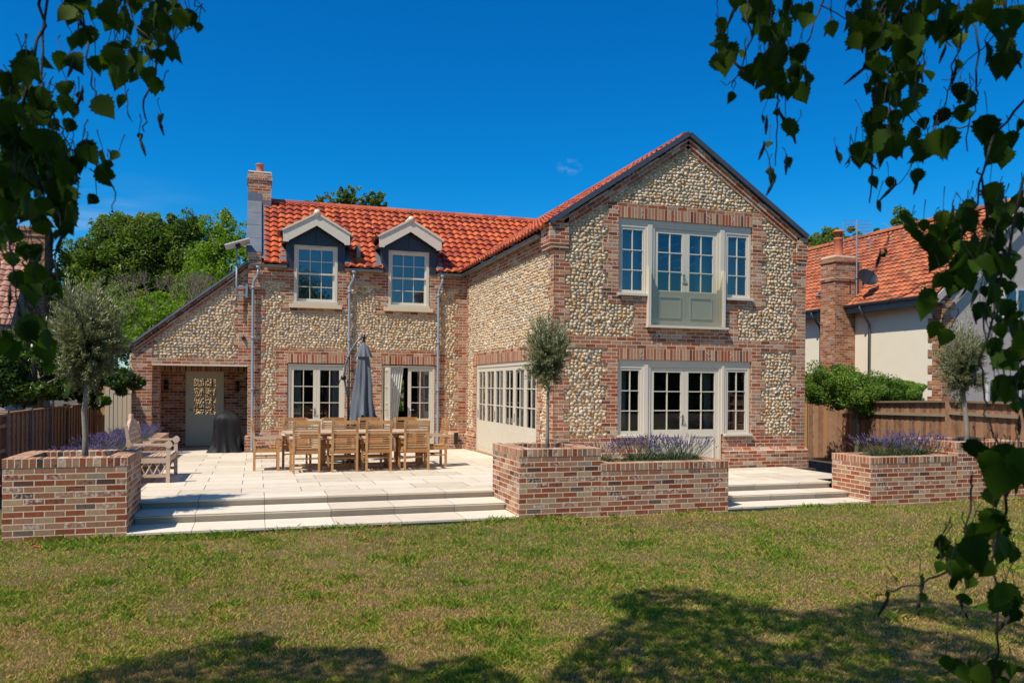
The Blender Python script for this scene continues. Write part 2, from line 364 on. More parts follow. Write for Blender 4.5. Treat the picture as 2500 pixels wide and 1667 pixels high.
# icosphere template for cobbles
def ico(sub=1):
    t = (1+5**.5)/2
    v = [(-1,t,0),(1,t,0),(-1,-t,0),(1,-t,0),(0,-1,t),(0,1,t),(0,-1,-t),(0,1,-t),(t,0,-1),(t,0,1),(-t,0,-1),(-t,0,1)]
    f = [(0,11,5),(0,5,1),(0,1,7),(0,7,10),(0,10,11),(1,5,9),(5,11,4),(11,10,2),(10,7,6),(7,1,8),(3,9,4),(3,4,2),(3,2,6),(3,6,8),(3,8,9),(4,9,5),(2,4,11),(6,2,10),(8,6,7),(9,8,1)]
    v = [np.array(p)/np.linalg.norm(p) for p in v]
    for _ in range(sub):
        cache = {}; nf = []
        def mid(a, b):
            k = (min(a, b), max(a, b))
            if k not in cache:
                m = v[a]+v[b]; v.append(m/np.linalg.norm(m)); cache[k] = len(v)-1
            return cache[k]
        for a, b, c in f:
            x, y, z = mid(a, b), mid(b, c), mid(c, a); nf += [(a, x, z), (b, y, x), (c, z, y), (x, y, z)]
        f = nf
    return np.array(v), np.array(f)
ICOV, ICOF = ico(1)
def cobbles(name, O, U, N, u0, u1, v0, v1, inside, parent, du=.088, dv=.066, depth=-.037, size=1.06):
    """individually modelled rounded flints bedded in the mortar wherever inside(u,v)"""
    O, U, N = np.array(O, float), np.array(U, float), np.array(N, float); Z = np.array((0, 0, 1.))
    VV = []; FF = []; CC = []; i = 0; row = 0; v = v0+dv/2
    while v < v1:
        u = u0+(row % 2)*du/2+rng.uniform(-.02, .02)
        while u < u1:
            a = rng.uniform(.78, 1.2)
            uu, vv = u+rng.uniform(-.014, .014), v+rng.uniform(-.014, .014)
            if inside(uu, vv) and inside(uu-.026, vv) and inside(uu+.026, vv) and inside(uu, vv-.018) and inside(uu, vv+.018):
                sx = du*.47*a*rng.uniform(.92, 1.12)*size; sz = dv*.5*rng.uniform(.85, 1.2)*size
                sy = rng.uniform(.026, .040)
                P = ICOV*np.array((sx, sy, sz))
                P = P*(1+.16*np.sin(ICOV@rng.normal(size=3)*2.6+rng.uniform(0, 6)))[:, None]
                t = rng.normal()*.45; ct, st = math.cos(t), math.sin(t)
                x, y, z = P[:, 0]*ct-P[:, 2]*st, P[:, 1], P[:, 0]*st+P[:, 2]*ct
                w = depth+rng.uniform(-.004, .012)
                VV.append(O+np.outer(x+uu, U)+np.outer(z+vv, Z)+np.outer(w-y, N)); FF.append(ICOF+i*len(ICOV))
                CC.append(np.full(len(ICOV), np.clip(rng.normal(.52, .22) if rng.random() > .06 else rng.uniform(.86, 1), 0, 1))); i += 1
            u += du*a
        v += dv; row += 1
    if i: return npmesh(name, np.vstack(VV), np.vstack(FF), 'flint', parent, np.concatenate(CC), True)
CU, CV = .0375, .075
class Wall:
    """façade laid out on a brick grid. codes: 1 flint, 2 brick, 3 soldier, 0 opening"""
    def __init__(s, O, U, N, W, H):
        s.O, s.U, s.N = Vector(O), Vector(U), Vector(N); s.nu = round(W/CU); s.nv = round(H/CV)
        s.g = np.ones((s.nv, s.nu), int); s.sold = {}
    def r(s, u0, u1, v0, v1, code):
        a, b = max(0, round(u0/CU)), min(s.nu, round(u1/CU)); c, d = max(0, round(v0/CV)), min(s.nv, round(v1/CV))
        s.g[c:d, a:b] = code
    def tooth(s, u, side, v0, v1, w0, w1, ph=0):
        """quoin or jamb: side=+1 grows to larger u; alternates w0/w1 every three courses"""
        for k in range(round(v0/CV), round(v1/CV)):
            w = w0 if ((k+ph)//3) % 2 else w1
            a, b = (u, u+w) if side > 0 else (u-w, u)
            s.r(a, b, k*CV, (k+1)*CV, 2)
    def P(s, u, v, w=0): return s.O+s.U*u+UP*v+s.N*w
    def code(s, u, v):
        i, j = int(v/CV), int(u/CU)
        return s.g[i, j] if 0 <= i < s.nv and 0 <= j < s.nu and u > 0 and v > 0 else 0
    def build(s, parent, wn='wall', clip=None, soldz=None, depth=.12, cob=True, du=.088, dv=.066, brickmat='brick', label=None):
        g = s.g; bm, mm, wm = MB(), MB(), MB()
        def quad(mb, a, mi, uv): mb.face(a, uv, mi)
        for i in range(s.nv):
            v0, v1 = i*CV, (i+1)*CV; lim = clip(v0) if clip else (0, s.nu*CU)
            j = 0
            while j < s.nu:
                c = g[i, j]; k = j
                while k < s.nu and g[i, k] == c: k += 1
                u0, u1 = max(j*CU, lim[0]), min(k*CU, lim[1])
                if u1 > u0+1e-4:
                    if c in (2, 3):
                        w0 = 0
                        if c == 3:
                            b0 = s.sold[(i, j)] if (i, j) in s.sold else None
                        uv = [(u0, v0), (u1, v0), (u1, v1), (u0, v1)]
                        if c == 3:   # soldier rows: v measured from the bottom of the course
                            ii = i
                            while ii > 0 and g[ii-1, j] == 3: ii -= 1
                            h = (i-ii)*CV; uv = [(u0, h+.004), (u1, h+.004), (u1, h+CV+.004), (u0, h+CV+.004)]
                        quad(bm, [s.P(u0, v0), s.P(u1, v0), s.P(u1, v1), s.P(u0, v1)], 0 if c == 2 else 1, uv)
                        for (uu, nb, sg) in ((u0, g[i, j-1] if j > 0 else 9, -1), (u1, g[i, k] if k < s.nu else 9, 1)):
                            if nb in (0, 1):
                                dd = -depth if nb == 0 else -.034
                                a = [s.P(uu, v0), s.P(uu, v1), s.P(uu, v1, dd), s.P(uu, v0, dd)]
                                if sg < 0: a = a[::-1]; t = [(dd, v0), (dd, v1), (0, v1), (0, v0)]
                                else: t = [(0, v0), (0, v1), (dd, v1), (dd, v0)]
                                quad(bm, a, 0, t)
                    if c != 0:
                        quad(mm, [s.P(u0, v0, -.031), s.P(u1, v0, -.031), s.P(u1, v1, -.031), s.P(u0, v1, -.031)], 0, None)
                j = k
        # top and bottom edges of brickwork
        for i in range(s.nv+1):
            lo = g[i-1] if i > 0 else np.full(s.nu, 9); hi = g[i] if i < s.nv else np.full(s.nu, 9)
            j = 0
            while j < s.nu:
                a, b = lo[j], hi[j]; k = j
                while k < s.nu and lo[k] == a and hi[k] == b: k += 1
                u0, u1, v = j*CU, k*CU, i*CV
                ab, bb = a in (2, 3), b in (2, 3)
                if ab and b in (0, 1) or bb and a in (0, 1):
                    o = b if ab else a; dd = -depth if o == 0 else -.034
                    p = [s.P(u0, v), s.P(u1, v), s.P(u1, v, dd), s.P(u0, v, dd)]
                    if clip:
                        l0, l1 = clip(v)
                        if u1 <= l0 or u0 >= l1: j = k; continue
                    quad(bm, p if ab else p[::-1], 0, [(u0, 0), (u1, 0), (u1, -dd), (u0, -dd)])
                j = k
        w = mm.build(wn, 'mortar', parent)
        if label: w['label'] = label
        if bm.f: bm.build('brickwork', [brickmat, 'soldier'], w)
        if cob:
            def ins(u, v):
                if s.code(u, v) != 1: return False
                if clip:
                    l0, l1 = clip(v+.02)
                    return l0 < u < l1
                return True
            cobbles('flintwork', s.O, s.U, s.N, 0, s.nu*CU, 0, s.nv*CV, ins, w, du, dv)
        return w
def frame_T(O, U, N):
    """local x along the wall, local y INTO the wall (behind the face), z up"""
    T = Matrix.Identity(4)
    for i in range(3): T[i][0] = U[i]; T[i][1] = -N[i]; T[i][2] = UP[i]
    T.translation = Vector(O); return T
def sash(mb, x0, x1, z0, z1, y, st=.05, rail=.06, t=.045, cols=2, rows=3, bar=.02, bot=None, T=None, top=None):
    """sash with stiles, rails and glazing bars; returns glass rectangle"""
    bot = rail if bot is None else bot; top = rail if top is None else top
    mb.box(x0, x0+st, y, y+t, z0, z1, T=T); mb.box(x1-st, x1, y, y+t, z0, z1, T=T)
    mb.box(x0+st, x1-st, y, y+t, z0, z0+bot, T=T); mb.box(x0+st, x1-st, y, y+t, z1-top, z1, T=T)
    g0, g1, h0, h1 = x0+st, x1-st, z0+bot, z1-top
    for i in range(1, cols):
        x = g0+(g1-g0)*i/cols; mb.box(x-bar/2, x+bar/2, y+.006, y+t-.006, h0, h1, T=T)
    for i in range(1, rows):
        z = h0+(h1-h0)*i/rows; mb.box(g0, g1, y+.004, y+t-.008, z-bar/2, z+bar/2, T=T)
    return g0, g1, h0, h1
def pane(g, y, parent, T, mat='glass', name='pane'):
    mb = MB(); g0, g1, h0, h1 = g; mb.face([T @ Vector(p) for p in ((g0, y, h0), (g1, y, h0), (g1, y, h1), (g0, y, h1))])
    return mb.build(name, mat, parent)
def curtain(x0, x1, z0, z1, y, parent, T, mat='curtain', lean=0, waves=7, amp=.03):
    mb = MB(); n = waves*6; V = []
    for i in range(n+1):
        t = i/n; ph = t*waves*2*math.pi
        for k, z in enumerate((z0, (z0+z1)/2, z1)):
            f = (1-k/2); V.append(T @ Vector((x0+(x1-x0)*t*(1-.25*f*(1 if lean else 0))+lean*f, y+amp*math.sin(ph+.4*math.sin(k)), z)))
    for i in range(n):
        for k in range(2):
            a = i*3+k; mb.v = V; mb.f.append((a, a+3, a+4, a+1)); mb.uv += [(0., 0.)]*4; mb.mi.append(0)
    mb.v = [tuple(p) for p in V]
    return mb.build('curtain', mat, parent, True)
def handle(x, z, y, parent, T, flip=1):
    mb = MB(); mb.box(x-.016, x+.016, y-.008, y, z-.11, z+.09, T=T)
    mb.tube([T @ Vector((x, y, z+.05)), T @ Vector((x, y-.05, z+.05)), T @ Vector((x-.02*flip, y-.055, z+.05)), T @ Vector((x-.12*flip, y-.055, z+.047))], .009, 6)
    return mb.build('handle', 'silver', parent)
# ------------------------------------------------------------------ the house
L = 6.817; RWX = -0.95
house = empty('house', (0, 0, 0), 0, 'large flint and brick house with orange pantile roof and tall front gable', 'house')
def pt(y): return .115-.075*min(1, (y+2.4)/9.2)          # patio height at depth y
APX, APZ, SL = 2.925, 6.96, .667
# ---- front gable
g = Wall((0, 0, 0), (1, 0, 0), (0, -1, 0), 5.85, 6.9)
g.r(0, 5.85, 0, .75, 2); g.r(0, 5.85, 2.55, 2.775, 2)
g.tooth(0, 1, .75, 4.5, .225, .3375, 1); g.tooth(5.85, -1, .75, 5.1, .225, .3375, 0)
g.r(0, .3, 4.5, 5.1, 2)
UL, UR = 1.3875, 4.4875
g.tooth(UL, -1, .75, 2.55, .225, .3375); g.tooth(UR, 1, .75, 2.55, .225, .3375, 1)
g.tooth(UL, -1, 3.525, 5.4, .225, .3375); g.tooth(UR, 1, 3.525, 5.4, .225, .3375, 1)
g.r(UL-.33, UR+.33, 5.4, 5.475, 2)
g.r(UL-.225, UR+.225, 3.45, 3.525, 2)
g.tooth(2.0625, -1, 2.775, 3.6, .3375, .3, 0); g.tooth(3.825, 1, 2.775, 3.6, .3375, .3, 1)
g.r(UL-.1, 2.06, 3.45, 3.6, 2); g.r(3.8, UR+.1, 3.45, 3.6, 2)
g.r(1.72, 4.16, 2.775, 3.0, 2)
g.r(UL, UR, 2.325, 2.55, 3); g.r(UL, UR, 5.175, 5.4, 3)
g.r(UL, 2.0625, 3.6, 5.175, 0); g.r(3.825, UR, 3.6, 5.175, 0); g.r(2.0625, 3.825, 3.0, 5.175, 0)
g.r(UL, 2.0625, .75, 2.325, 0); g.r(3.825, UR, .75, 2.325, 0); g.r(2.0625, 3.825, .075, 2.325, 0)
def gclip(v):
    if v < 4.95: return (0, 5.85)
    h = (6.86-v)/SL; return (max(0, APX-h), min(5.85, APX+h))
g.build(house, clip=gclip, label='front gable wall of knapped flint cobbles with brick dressings')
# ---- side wall of the gable wing, facing left
sd = Wall((0, L, 0), (0, -1, 0), (-1, 0, 0), L, 4.8)
Lq = sd.nu*CU
def su(y): return L-y
sd.r(0, L, 0, .6, 2); sd.r(0, L, 4.5, 4.8, 2)
sd.tooth(Lq, -1, .6, 4.5, .225, .3375, 1); sd.tooth(0, 1, .6, 4.5, .1125, .15, 0)
B0, B1 = su(5.76), su(.96)
sd.tooth(B0, -1, .6, 2.55, .225, .3375); sd.tooth(B1, 1, .6, 2.55, .1875, .3, 1)
sd.r(B0-.225, B1+.225, 2.55, 2.625, 2); sd.r(B0, B1, 2.325, 2.55, 3); sd.r(B0, B1, 0, 2.325, 0)
sd.build(house, label='long flint side wall with folding doors, facing the patio', du=.084, dv=.062)
# ---- wall of the rear wing
bx = -5.7375
bk = Wall((bx, L, 0), (1, 0, 0), (0, -1, 0), 5.7375, 5.4)
def bu(x): return x-bx
bk.r(0, 5.74, 0, .6, 2); bk.r(0, 5.74, 4.425, 4.8, 2)
bk.tooth(0, 1, .6, 4.425, .3, .4125, 1); bk.tooth(5.7375, -1, .6, 4.425, .225, .3375)
for a, b in ((-4.75, -3.2875), (-2.3375, -.875)):
    a, b = bu(a), bu(b)
    bk.tooth(a, -1, .6, 2.55, .225, .3375); bk.tooth(b, 1, .6, 2.55, .225, .3375)
    bk.r(a-.3375, b+.3, 2.55, 2.7, 2); bk.r(a, b, 2.325, 2.55, 3); bk.r(a, b, 0, 2.325, 0)
for a, b in ((-4.62, -3.5), (-2.16, -1.035)):
    a, b = bu(a), bu(b)
    bk.tooth(a, -1, 3.75, 4.5, .225, .3375); bk.tooth(b, 1, 3.75, 4.5, .225, .3375)
    bk.r(a-.33, b+.25, 3.65, 3.75, 2)
    bk.r(0, a-.01, 4.8, 5.4, 0)
    bk.r(a, b, 3.8625, 5.4, 0)
bk.r(0, bu(-4.8), 4.8, 5.4, 0); bk.r(bu(-3.33), bu(-2.34), 4.8, 5.4, 0); bk.r(bu(-.85), 5.74, 4.8, 5.4, 0)
for a, b in ((-4.8, -4.62), (-3.5, -3.33), (-2.34, -2.16), (-1.035, -.85)): bk.r(bu(a), bu(b), 4.8, 5.4, 0)
bk.build(house, label='flint rear wing wall under the two dormers')
# ---- lean-to porch front
LY = 6.92
lx = -8.4375
ln = Wall((lx, LY, 0), (1, 0, 0), (0, -1, 0), 2.7, 4.8)
ln.r(0, .45, 0, 2.775, 2); ln.r(.45, 2.7, 2.25, 2.4, 2)
ln.tooth(2.7, -1, 2.4, 4.8, .225, .3375)
ln.r(.45, 2.7, 0, 2.25, 0)
LS = .797
def lclip(v): return (max(0, (v-2.60)/LS), 2.7)
ln.build(house, clip=lclip, label='flint lean-to gable over the open porch', depth=.3, du=.092, dv=.07)
# ---- plinths (splayed brick) and kneelers
def plinth(parent, x0, x1, y0, y1, z0=-.05, z1=.44, ch=.06, sides='flr'):
    mb = MB(); mb.box(x0, x1, y0, y1, z0, z1, skip='td')
    a, b, c, d = x0+ch*('l' in sides), x1-ch*('r' in sides), y0+ch*('f' in sides), y1
    t = z1+.07
    mb.face([(x0, y0, z1), (x1, y0, z1), (b, c, t), (a, c, t)], [(x0, z1), (x1, z1), (b, t), (a, t)])
    mb.face([(x0, y1, z1), (x0, y0, z1), (a, c, t), (a, y1, t)], [(y1, z1), (y0, z1), (c, t), (y1, t)])
    mb.face([(x1, y0, z1), (x1, y1, z1), (b, y1, t), (b, c, t)], [(y0, z1), (y1, z1), (y1, t), (c, t)])
    mb.build('plinth', 'brick', parent)
plinth(house, -.06, 2.055, -.06, .9); plinth(house, 3.832, 5.91, -.06, 3)
plinth(house, -.0605, .2, 5.8, L-.06, sides='lf')
for a, b in ((-5.80, -4.79), (-3.24, -2.38), (-.83, -.0615)):
    plinth(house, a, b, L-.06, L+.2, sides='flr' if a < -5 else 'f')
plinth(house, lx+.0, lx+.05, LY-.003, LY+.2, z1=.4)
kn = MB(); kn.box(-.10, .3, -.035, .5, 4.56, 5.0); kn.prism([(-.10, 5.0), (.3, 5.0), (.3, 5.23), (.22, 5.21)], -.035, .5)
kn.box(-.07, .3, -.02, .5, 4.48, 4.56); kn.build('kneeler', 'brick', house); kn = MB(); kn.box(5.60, 5.88, -.035, .3, 4.56, 5.03); kn.box(5.61, 5.868, -.02, .3, 4.48, 4.56)
kn.build('kneeler', 'brick', house)
# gable verge: two stepped brick courses and lead
def rake(x0, z0, x1, z1, off, h, y0, y1, mb):
    d = Vector((x1-x0, z1-z0)).normalized(); n = Vector((-d.y, d.x)) if d.x > 0 else Vector((d.y, -d.x))
    if n.y < 0: n = -n
    T = Matrix.Identity(4); T[0][0] = d.x; T[2][0] = d.y; T[0][2] = n.x; T[2][2] = n.y; T[1][1] = 1
    T.translation = Vector((x0, 0, z0)); Ln = math.dist((x0, z0), (x1, z1))
    mb.box(0, Ln, y0, y1, off, off+h, T=T)
    return mb
vb = MB(); vl = MB()
for sx, sz in ((.18, 5.03), (5.67, 5.03)):
    rake(sx, sz, APX, APZ-.10, -.155, .075, -.012, .2, vb)
    rake(sx, sz, APX, APZ-.10, -.08, .075, -.035, .2, vb)
    rake(sx, sz, APX, APZ-.10, -.005, .04, -.055, .2, vb)
vb.build('verge_brickwork', 'verge', house)
for sx in (-.10, 5.83): rake(sx, APZ-.02-abs(APX-sx)*SL+.04, APX, APZ+.015, -.035, .095, -.10, .25, vl)
vl.build('lead_verge', 'leadmid', house)
lb = MB(); rake(lx-.02, 2.69, -5.745, 2.69+2.71*LS, -.045, .04, LY-.05, LY+.3, lb); rake(lx-.02, 2.65, -5.745, 2.65+2.71*LS, -.16, .075, LY-.02, LY+.2, lb); rake(lx, 2.65, -5.745, 2.65+2.7*LS, -.085, .04, LY-.035, LY+.2, lb)
lb.build('verge_brickwork', 'verge', house)
lc = MB(); rake(lx-.06, 2.665, -5.745, 2.665+2.75*LS, .0, .05, LY-.09, 9.1, lc); lc.build('lead_verge', 'lead', house)
# ---- shell walls that close the building
sh = MB(); sh.box(5.62, 5.85, .03, 11.9, 0, 5.0, skip='d'); sh.box(bx, bx+.25, L+.03, 11.9, 0, 5.0, skip='d')
sh.prism([(L+.03, 5.0), (11.9, 5.0), (9.35, 6.95)], bx, bx+.25, axis='x')
sh.box(bx, RWX-.14, 11.9, 12.1, 0, 5.0); sh.box(RWX+.14, 5.85, 11.9, 12.1, 0, 5.0); sh.box(RWX-.14, RWX+.14, 11.9, 12.1, 0, .9); sh.box(RWX-.14, RWX+.14, 11.9, 12.1, 1.95, 5)
sh.build('rear_wall', 'brick', house)
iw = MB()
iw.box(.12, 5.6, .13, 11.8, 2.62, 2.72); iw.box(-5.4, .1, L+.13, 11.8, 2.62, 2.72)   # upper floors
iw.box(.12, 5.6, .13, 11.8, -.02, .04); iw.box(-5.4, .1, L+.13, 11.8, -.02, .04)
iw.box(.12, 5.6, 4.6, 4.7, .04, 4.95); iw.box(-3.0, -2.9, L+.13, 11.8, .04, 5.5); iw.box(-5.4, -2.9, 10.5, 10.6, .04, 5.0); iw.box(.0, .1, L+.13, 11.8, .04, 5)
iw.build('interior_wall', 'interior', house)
# ------------------------------------------------------------------ roofs
def pantiles(name, O, U, S, W, Ls, parent, mat='tile', tw=.215, gg=.27, drop=None, amp=.036, step=.045, spw=8):
    """real wave-profiled tiles: U along the eave, S up the slope"""
    O, U, S = np.array(O, float), np.array(U, float), np.array(S, float); S /= np.linalg.norm(S)
    N = np.cross(U, S); N = N if N[2] > 0 else -N
    nu = int(W/tw*spw)+1; us = np.linspace(0, W, nu); rows = int(math.ceil(Ls/gg))
    ph = us/tw*2*math.pi; w = np.sin(ph)*.62+np.sin(2*ph+.7)*.22
    V = []; UVs = []; Fl = []; k0 = 0
    for r in range(rows):
        a = r*gg; b = min((r+1)*gg, Ls); jit = rng.normal(0, .004)
        wv = np.repeat(rng.normal(0, .0035, int(W/tw)+2), spw)[:nu]
        prof = [(a+.035, -.03, a+.01), (a+jit, step-.004, a+.01), (a+jit, step, a+.012), ((a+b)/2, step*.55, (a+b)/2), (b+.01, .0, b-.002)]
        for s_v, h, uvv in prof:
            V.append(O+np.outer(us, U)+S*s_v+np.outer(w*amp+h+wv, N)); UVs.append(np.stack([us+.02, np.full(nu, uvv)], 1))
        for (p, q) in ((0, 1), (2, 3), (3, 4)):
            i0 = k0+p*nu+np.arange(nu-1); i1 = k0+q*nu+np.arange(nu-1); Fl.append(np.stack([i0, i0+1, i1+1, i1], 1))
        k0 += 5*nu
    V = np.vstack(V); uv = np.vstack(UVs); Fc = np.vstack(Fl)
    if drop is not None:
        c = V[Fc].mean(1); Fc = Fc[~drop(c)]
    o = npmesh(name, V, Fc, mat, parent, None, True)
    me = o.data; uvl = me.uv_layers.new(name='UVMap'); li = np.zeros(len(me.loops), dtype=np.int32); me.loops.foreach_get('vertex_index', li)
    uvl.data.foreach_set('uv', uv[li].astype(np.float32).ravel())
    return o
EZ, EY, BM = 4.86, 6.63, .8          # rear-wing eave height, depth and pitch
RY, RZ = 9.35, 7.02
def zb(y): return EZ+BM*(y-EY)
def zg(x): return RZ-SL*abs(APX-x)
DORM = ((-4.064, 0), (-1.62, 1))
def dropb(c):
    x, y, z = c.T
    d = (zg(np.minimum(x, APX)) > z+.03) & (x > -.2)
    for cx, _ in DORM: d |= (abs(x-cx) < .72) & (z < 5.72)
    return d
rb = pantiles('roof', (-5.36, EY, EZ), (1, 0, 0), (0, 1, BM), 8.3, 3.40, house, drop=dropb)
rb['label'] = 'orange pantile roof slope with two dormers'
def dropg(c):
    x, y, z = c.T; return (y > EY) & (zb(y) > z+.05) & (y < RY+.2) | ((y > RY) & (x < APX-.1) & (z < 7.02-.8*(y-RY)))
Lg = math.hypot(APX+.2, (APX+.2)*SL)
rg = pantiles('roof', (-.2, .0, zg(-.2)-.03), (0, 1, 0), (1, 0, SL), 12, Lg, house, drop=dropg, tw=.215)
rg['label'] = 'left slope of the front wing pantile roof'
pantiles('roof', (6.0, 12, zg(6.0)), (0, -1, 0), (-1, 0, SL), 12, math.hypot(6-APX, (6-APX)*SL), house, spw=4)
pantiles('roof', (3, 12.1, 7.02-.8*2.75), (-1, 0, 0), (0, -1, .8), 8.4, 3.52, house, spw=4)
def ridge(name, a, b, r, n, parent, mat='ridge'):
    a, b = Vector(a), Vector(b); mb = MB()
    d = (b-a).normalized(); sd_ = d.cross(UP).normalized()
    for i in range(n):
        p, q = a+(b-a)*(i/n), a+(b-a)*((i+1)/n)-d*.012
        m = 9
        for k in range(m):
            t0, t1 = math.pi*k/m, math.pi*(k+1)/m
            f = lambda c, t, rr: c+sd_*math.cos(t)*rr+UP*math.sin(t)*rr
            mb.face([f(p, t0, r), f(p, t1, r), f(q, t1, r), f(q, t0, r)], [(i*.45+.1, 1+k*.02), (i*.45+.1, 1), (i*.45+.35, 1), (i*.45+.35, 1)])
        mb.face([p+sd_*math.cos(math.pi*k/m)*r+UP*math.sin(math.pi*k/m)*r for k in range(m+1)], [(i*.45+.1, 1)]*(m+1))
        mb.face([q+sd_*math.cos(math.pi*k/m)*r+UP*math.sin(math.pi*k/m)*r for k in range(m, -1, -1)], [(i*.45+.1, 1)]*(m+1))
    return mb.build(name, mat, parent)
ridge('ridge_tiles', (-5.16, RY, RZ-.07), (APX, RY, RZ-.07), .135, 18, rb)
ridge('ridge_tiles', (APX, .05, RZ-.08), (APX, RY, RZ-.08), .125, 21, rg)
# lead valley
vly = MB(); pts = [(-.22, EY+.03), (2.93, 9.38)]
vly.face([(-.34, EY, zb(EY)-.0+.02), (-.1, EY, zg(-.1)+.01), (2.93, 9.26, 6.98), (2.8, 9.3, 6.98)]); vly.build('valley', 'zincdark', rb)
# gutters (open half-rounds) and downpipes
def gutter(a, b, r=.06, name='gutter', mat='zincdark', parent=None, brackets=True):
    a, b = Vector(a), Vector(b); d = (b-a).normalized(); s2 = d.cross(UP).normalized(); mb = MB(); m = 8
    for rr, fl in ((r, 1), (r-.008, -1)):
        for k in range(m):
            t0, t1 = math.pi+math.pi*k/m, math.pi+math.pi*(k+1)/m
            q = [c+s2*math.cos(t)*rr+UP*math.sin(t)*rr for c, t in ((a, t0), (b, t0), (b, t1), (a, t1))]
            mb.face(q if fl > 0 else q[::-1])
    for c in (a, b): mb.face([c+s2*math.cos(math.pi+math.pi*k/m)*r+UP*math.sin(math.pi+math.pi*k/m)*r for k in range(m+1)])
    for sg in (1, -1): mb.tube([a+s2*sg*r, b+s2*sg*r], .008, 5)
    if brackets:
        n = max(1, int((b-a).length/.9))
        for i in range(n+1):
            c = a+(b-a)*((i+.25)/(n+.5))
            for k in range(m):
                t0, t1 = math.pi+math.pi*k/m, math.pi+math.pi*(k+1)/m; rr = r+.006
                mb.face([c+s2*math.cos(t)*rr+UP*math.sin(t)*rr+d*w for w, t in ((-.015, t0), (.015, t0), (.015, t1), (-.015, t1))])
    return mb.build(name, mat, parent or house)
GY, GZ = L-.14, 4.80
gutter((-5.70, GY, GZ), (-4.80, GY, GZ)); gutter((-3.33, GY, GZ), (-2.34, GY, GZ)); gutter((-.86, GY, GZ), (-.12, GY, GZ))
gutter((-.135, GY-.02, GZ+.005), (-.135, .5, GZ+.005))
def dpipe(x, gx):
    mb = MB(); y1 = L-.075
    mb.tube([(gx, GY, GZ-.04), (gx, GY, GZ-.13)], [.085, .035], 10)
    mb.tube([(gx, GY, GZ-.12), (gx, GY, GZ-.22), (gx-.03, GY+.01, GZ-.30), (x+.02, y1, GZ-.42), (x, y1, GZ-.52), (x, y1, .14), (x, y1-.02, .1), (x, y1-.09, .07)], .034, 12)
    for z in (GZ-.62, 2.9, 1.6): mb.tube([(x, y1, z), (x, y1, z+.07)], .040, 12); mb.box(x-.045, x+.045, y1, L, z+.02, z+.05)
    mb.build('downpipe', 'zinc', house, True)
dpipe(-5.62, -5.50); dpipe(-3.205, -3.10); dpipe(-.81, -.72)
# chimney with lead-covered parapet
ch = MB(); cx0, cx1, cy0, cy1 = -5.785, -5.165, 9.0, 9.72
ch.box(cx0, cx1, cy0, cy1, 5.5, 7.44); ch.box(cx0-.015, cx1+.015, cy0-.015, cy1+.015, 7.44, 7.5); ch.box(cx0-.03, cx1+.03, cy0-.03, cy1+.03, 7.5, 7.575)
ch.box(cx0-.012, cx1+.012, cy0-.012, cy1+.012, 7.575, 7.725); 
chm = ch.build('chimney', 'brick', house)
fl = MB(); fl.box(cx0-.0, cx1+.0, cy0, cy1, 7.725, 7.755); fl.box(cx0-.016, cx1+.016, cy0-.016, cy1+.016, 7.66, 7.672); fl.build('flaunching', 'render_wall', chm)
px_, py_ = -5.47, 9.36
MB().lathe([(.0, 7.75), (.115, 7.75), (.115, 7.80), (.105, 7.82), (.10, 8.0), (.115, 8.01), (.115, 8.04), (.085, 8.04), (.085, 7.8)], (px_, py_, 0), 20).build('chimney_pot', 'pot', chm, True)
lp = MB()
PX0, PX1 = -5.795, -5.42
def pz(y): return zb(y)+.16
lp.prism([(6.80, 5.06), (9.0, zb(9.0)-.1), (9.0, pz(9.0)), (6.80, pz(6.80))], PX0, PX1, axis='x')
for k in range(1, 4):
    y = 6.8+k*.55; lp.prism([(y-.02, pz(y-.02)), (y+.02, pz(y+.02)), (y+.02, pz(y+.02)+.014), (y-.02, pz(y-.02)+.014)], PX0-.004, PX1+.004, axis='x')
lp.box(PX0+.0, PX0+.38, 8.99, 9.0, 6.9, 7.14); lp.box(PX1, cx1+.004, 8.985, 9.0, 6.72, 6.93)
lp.face([(PX1, 6.72, zb(6.72)+.05), (PX1+.12, 6.68, zb(6.68)+.05), (PX1+.12, 9.0, zb(9.0)+.05), (PX1, 9.0, zb(9.0)+.05)])
lp.build('lead_parapet', 'lead', chm)
kp = MB(); kp.box(-5.742, -5.43, L-.045, L+.3, 4.83, 5.13); kp.build('kneeler', 'brick', house)
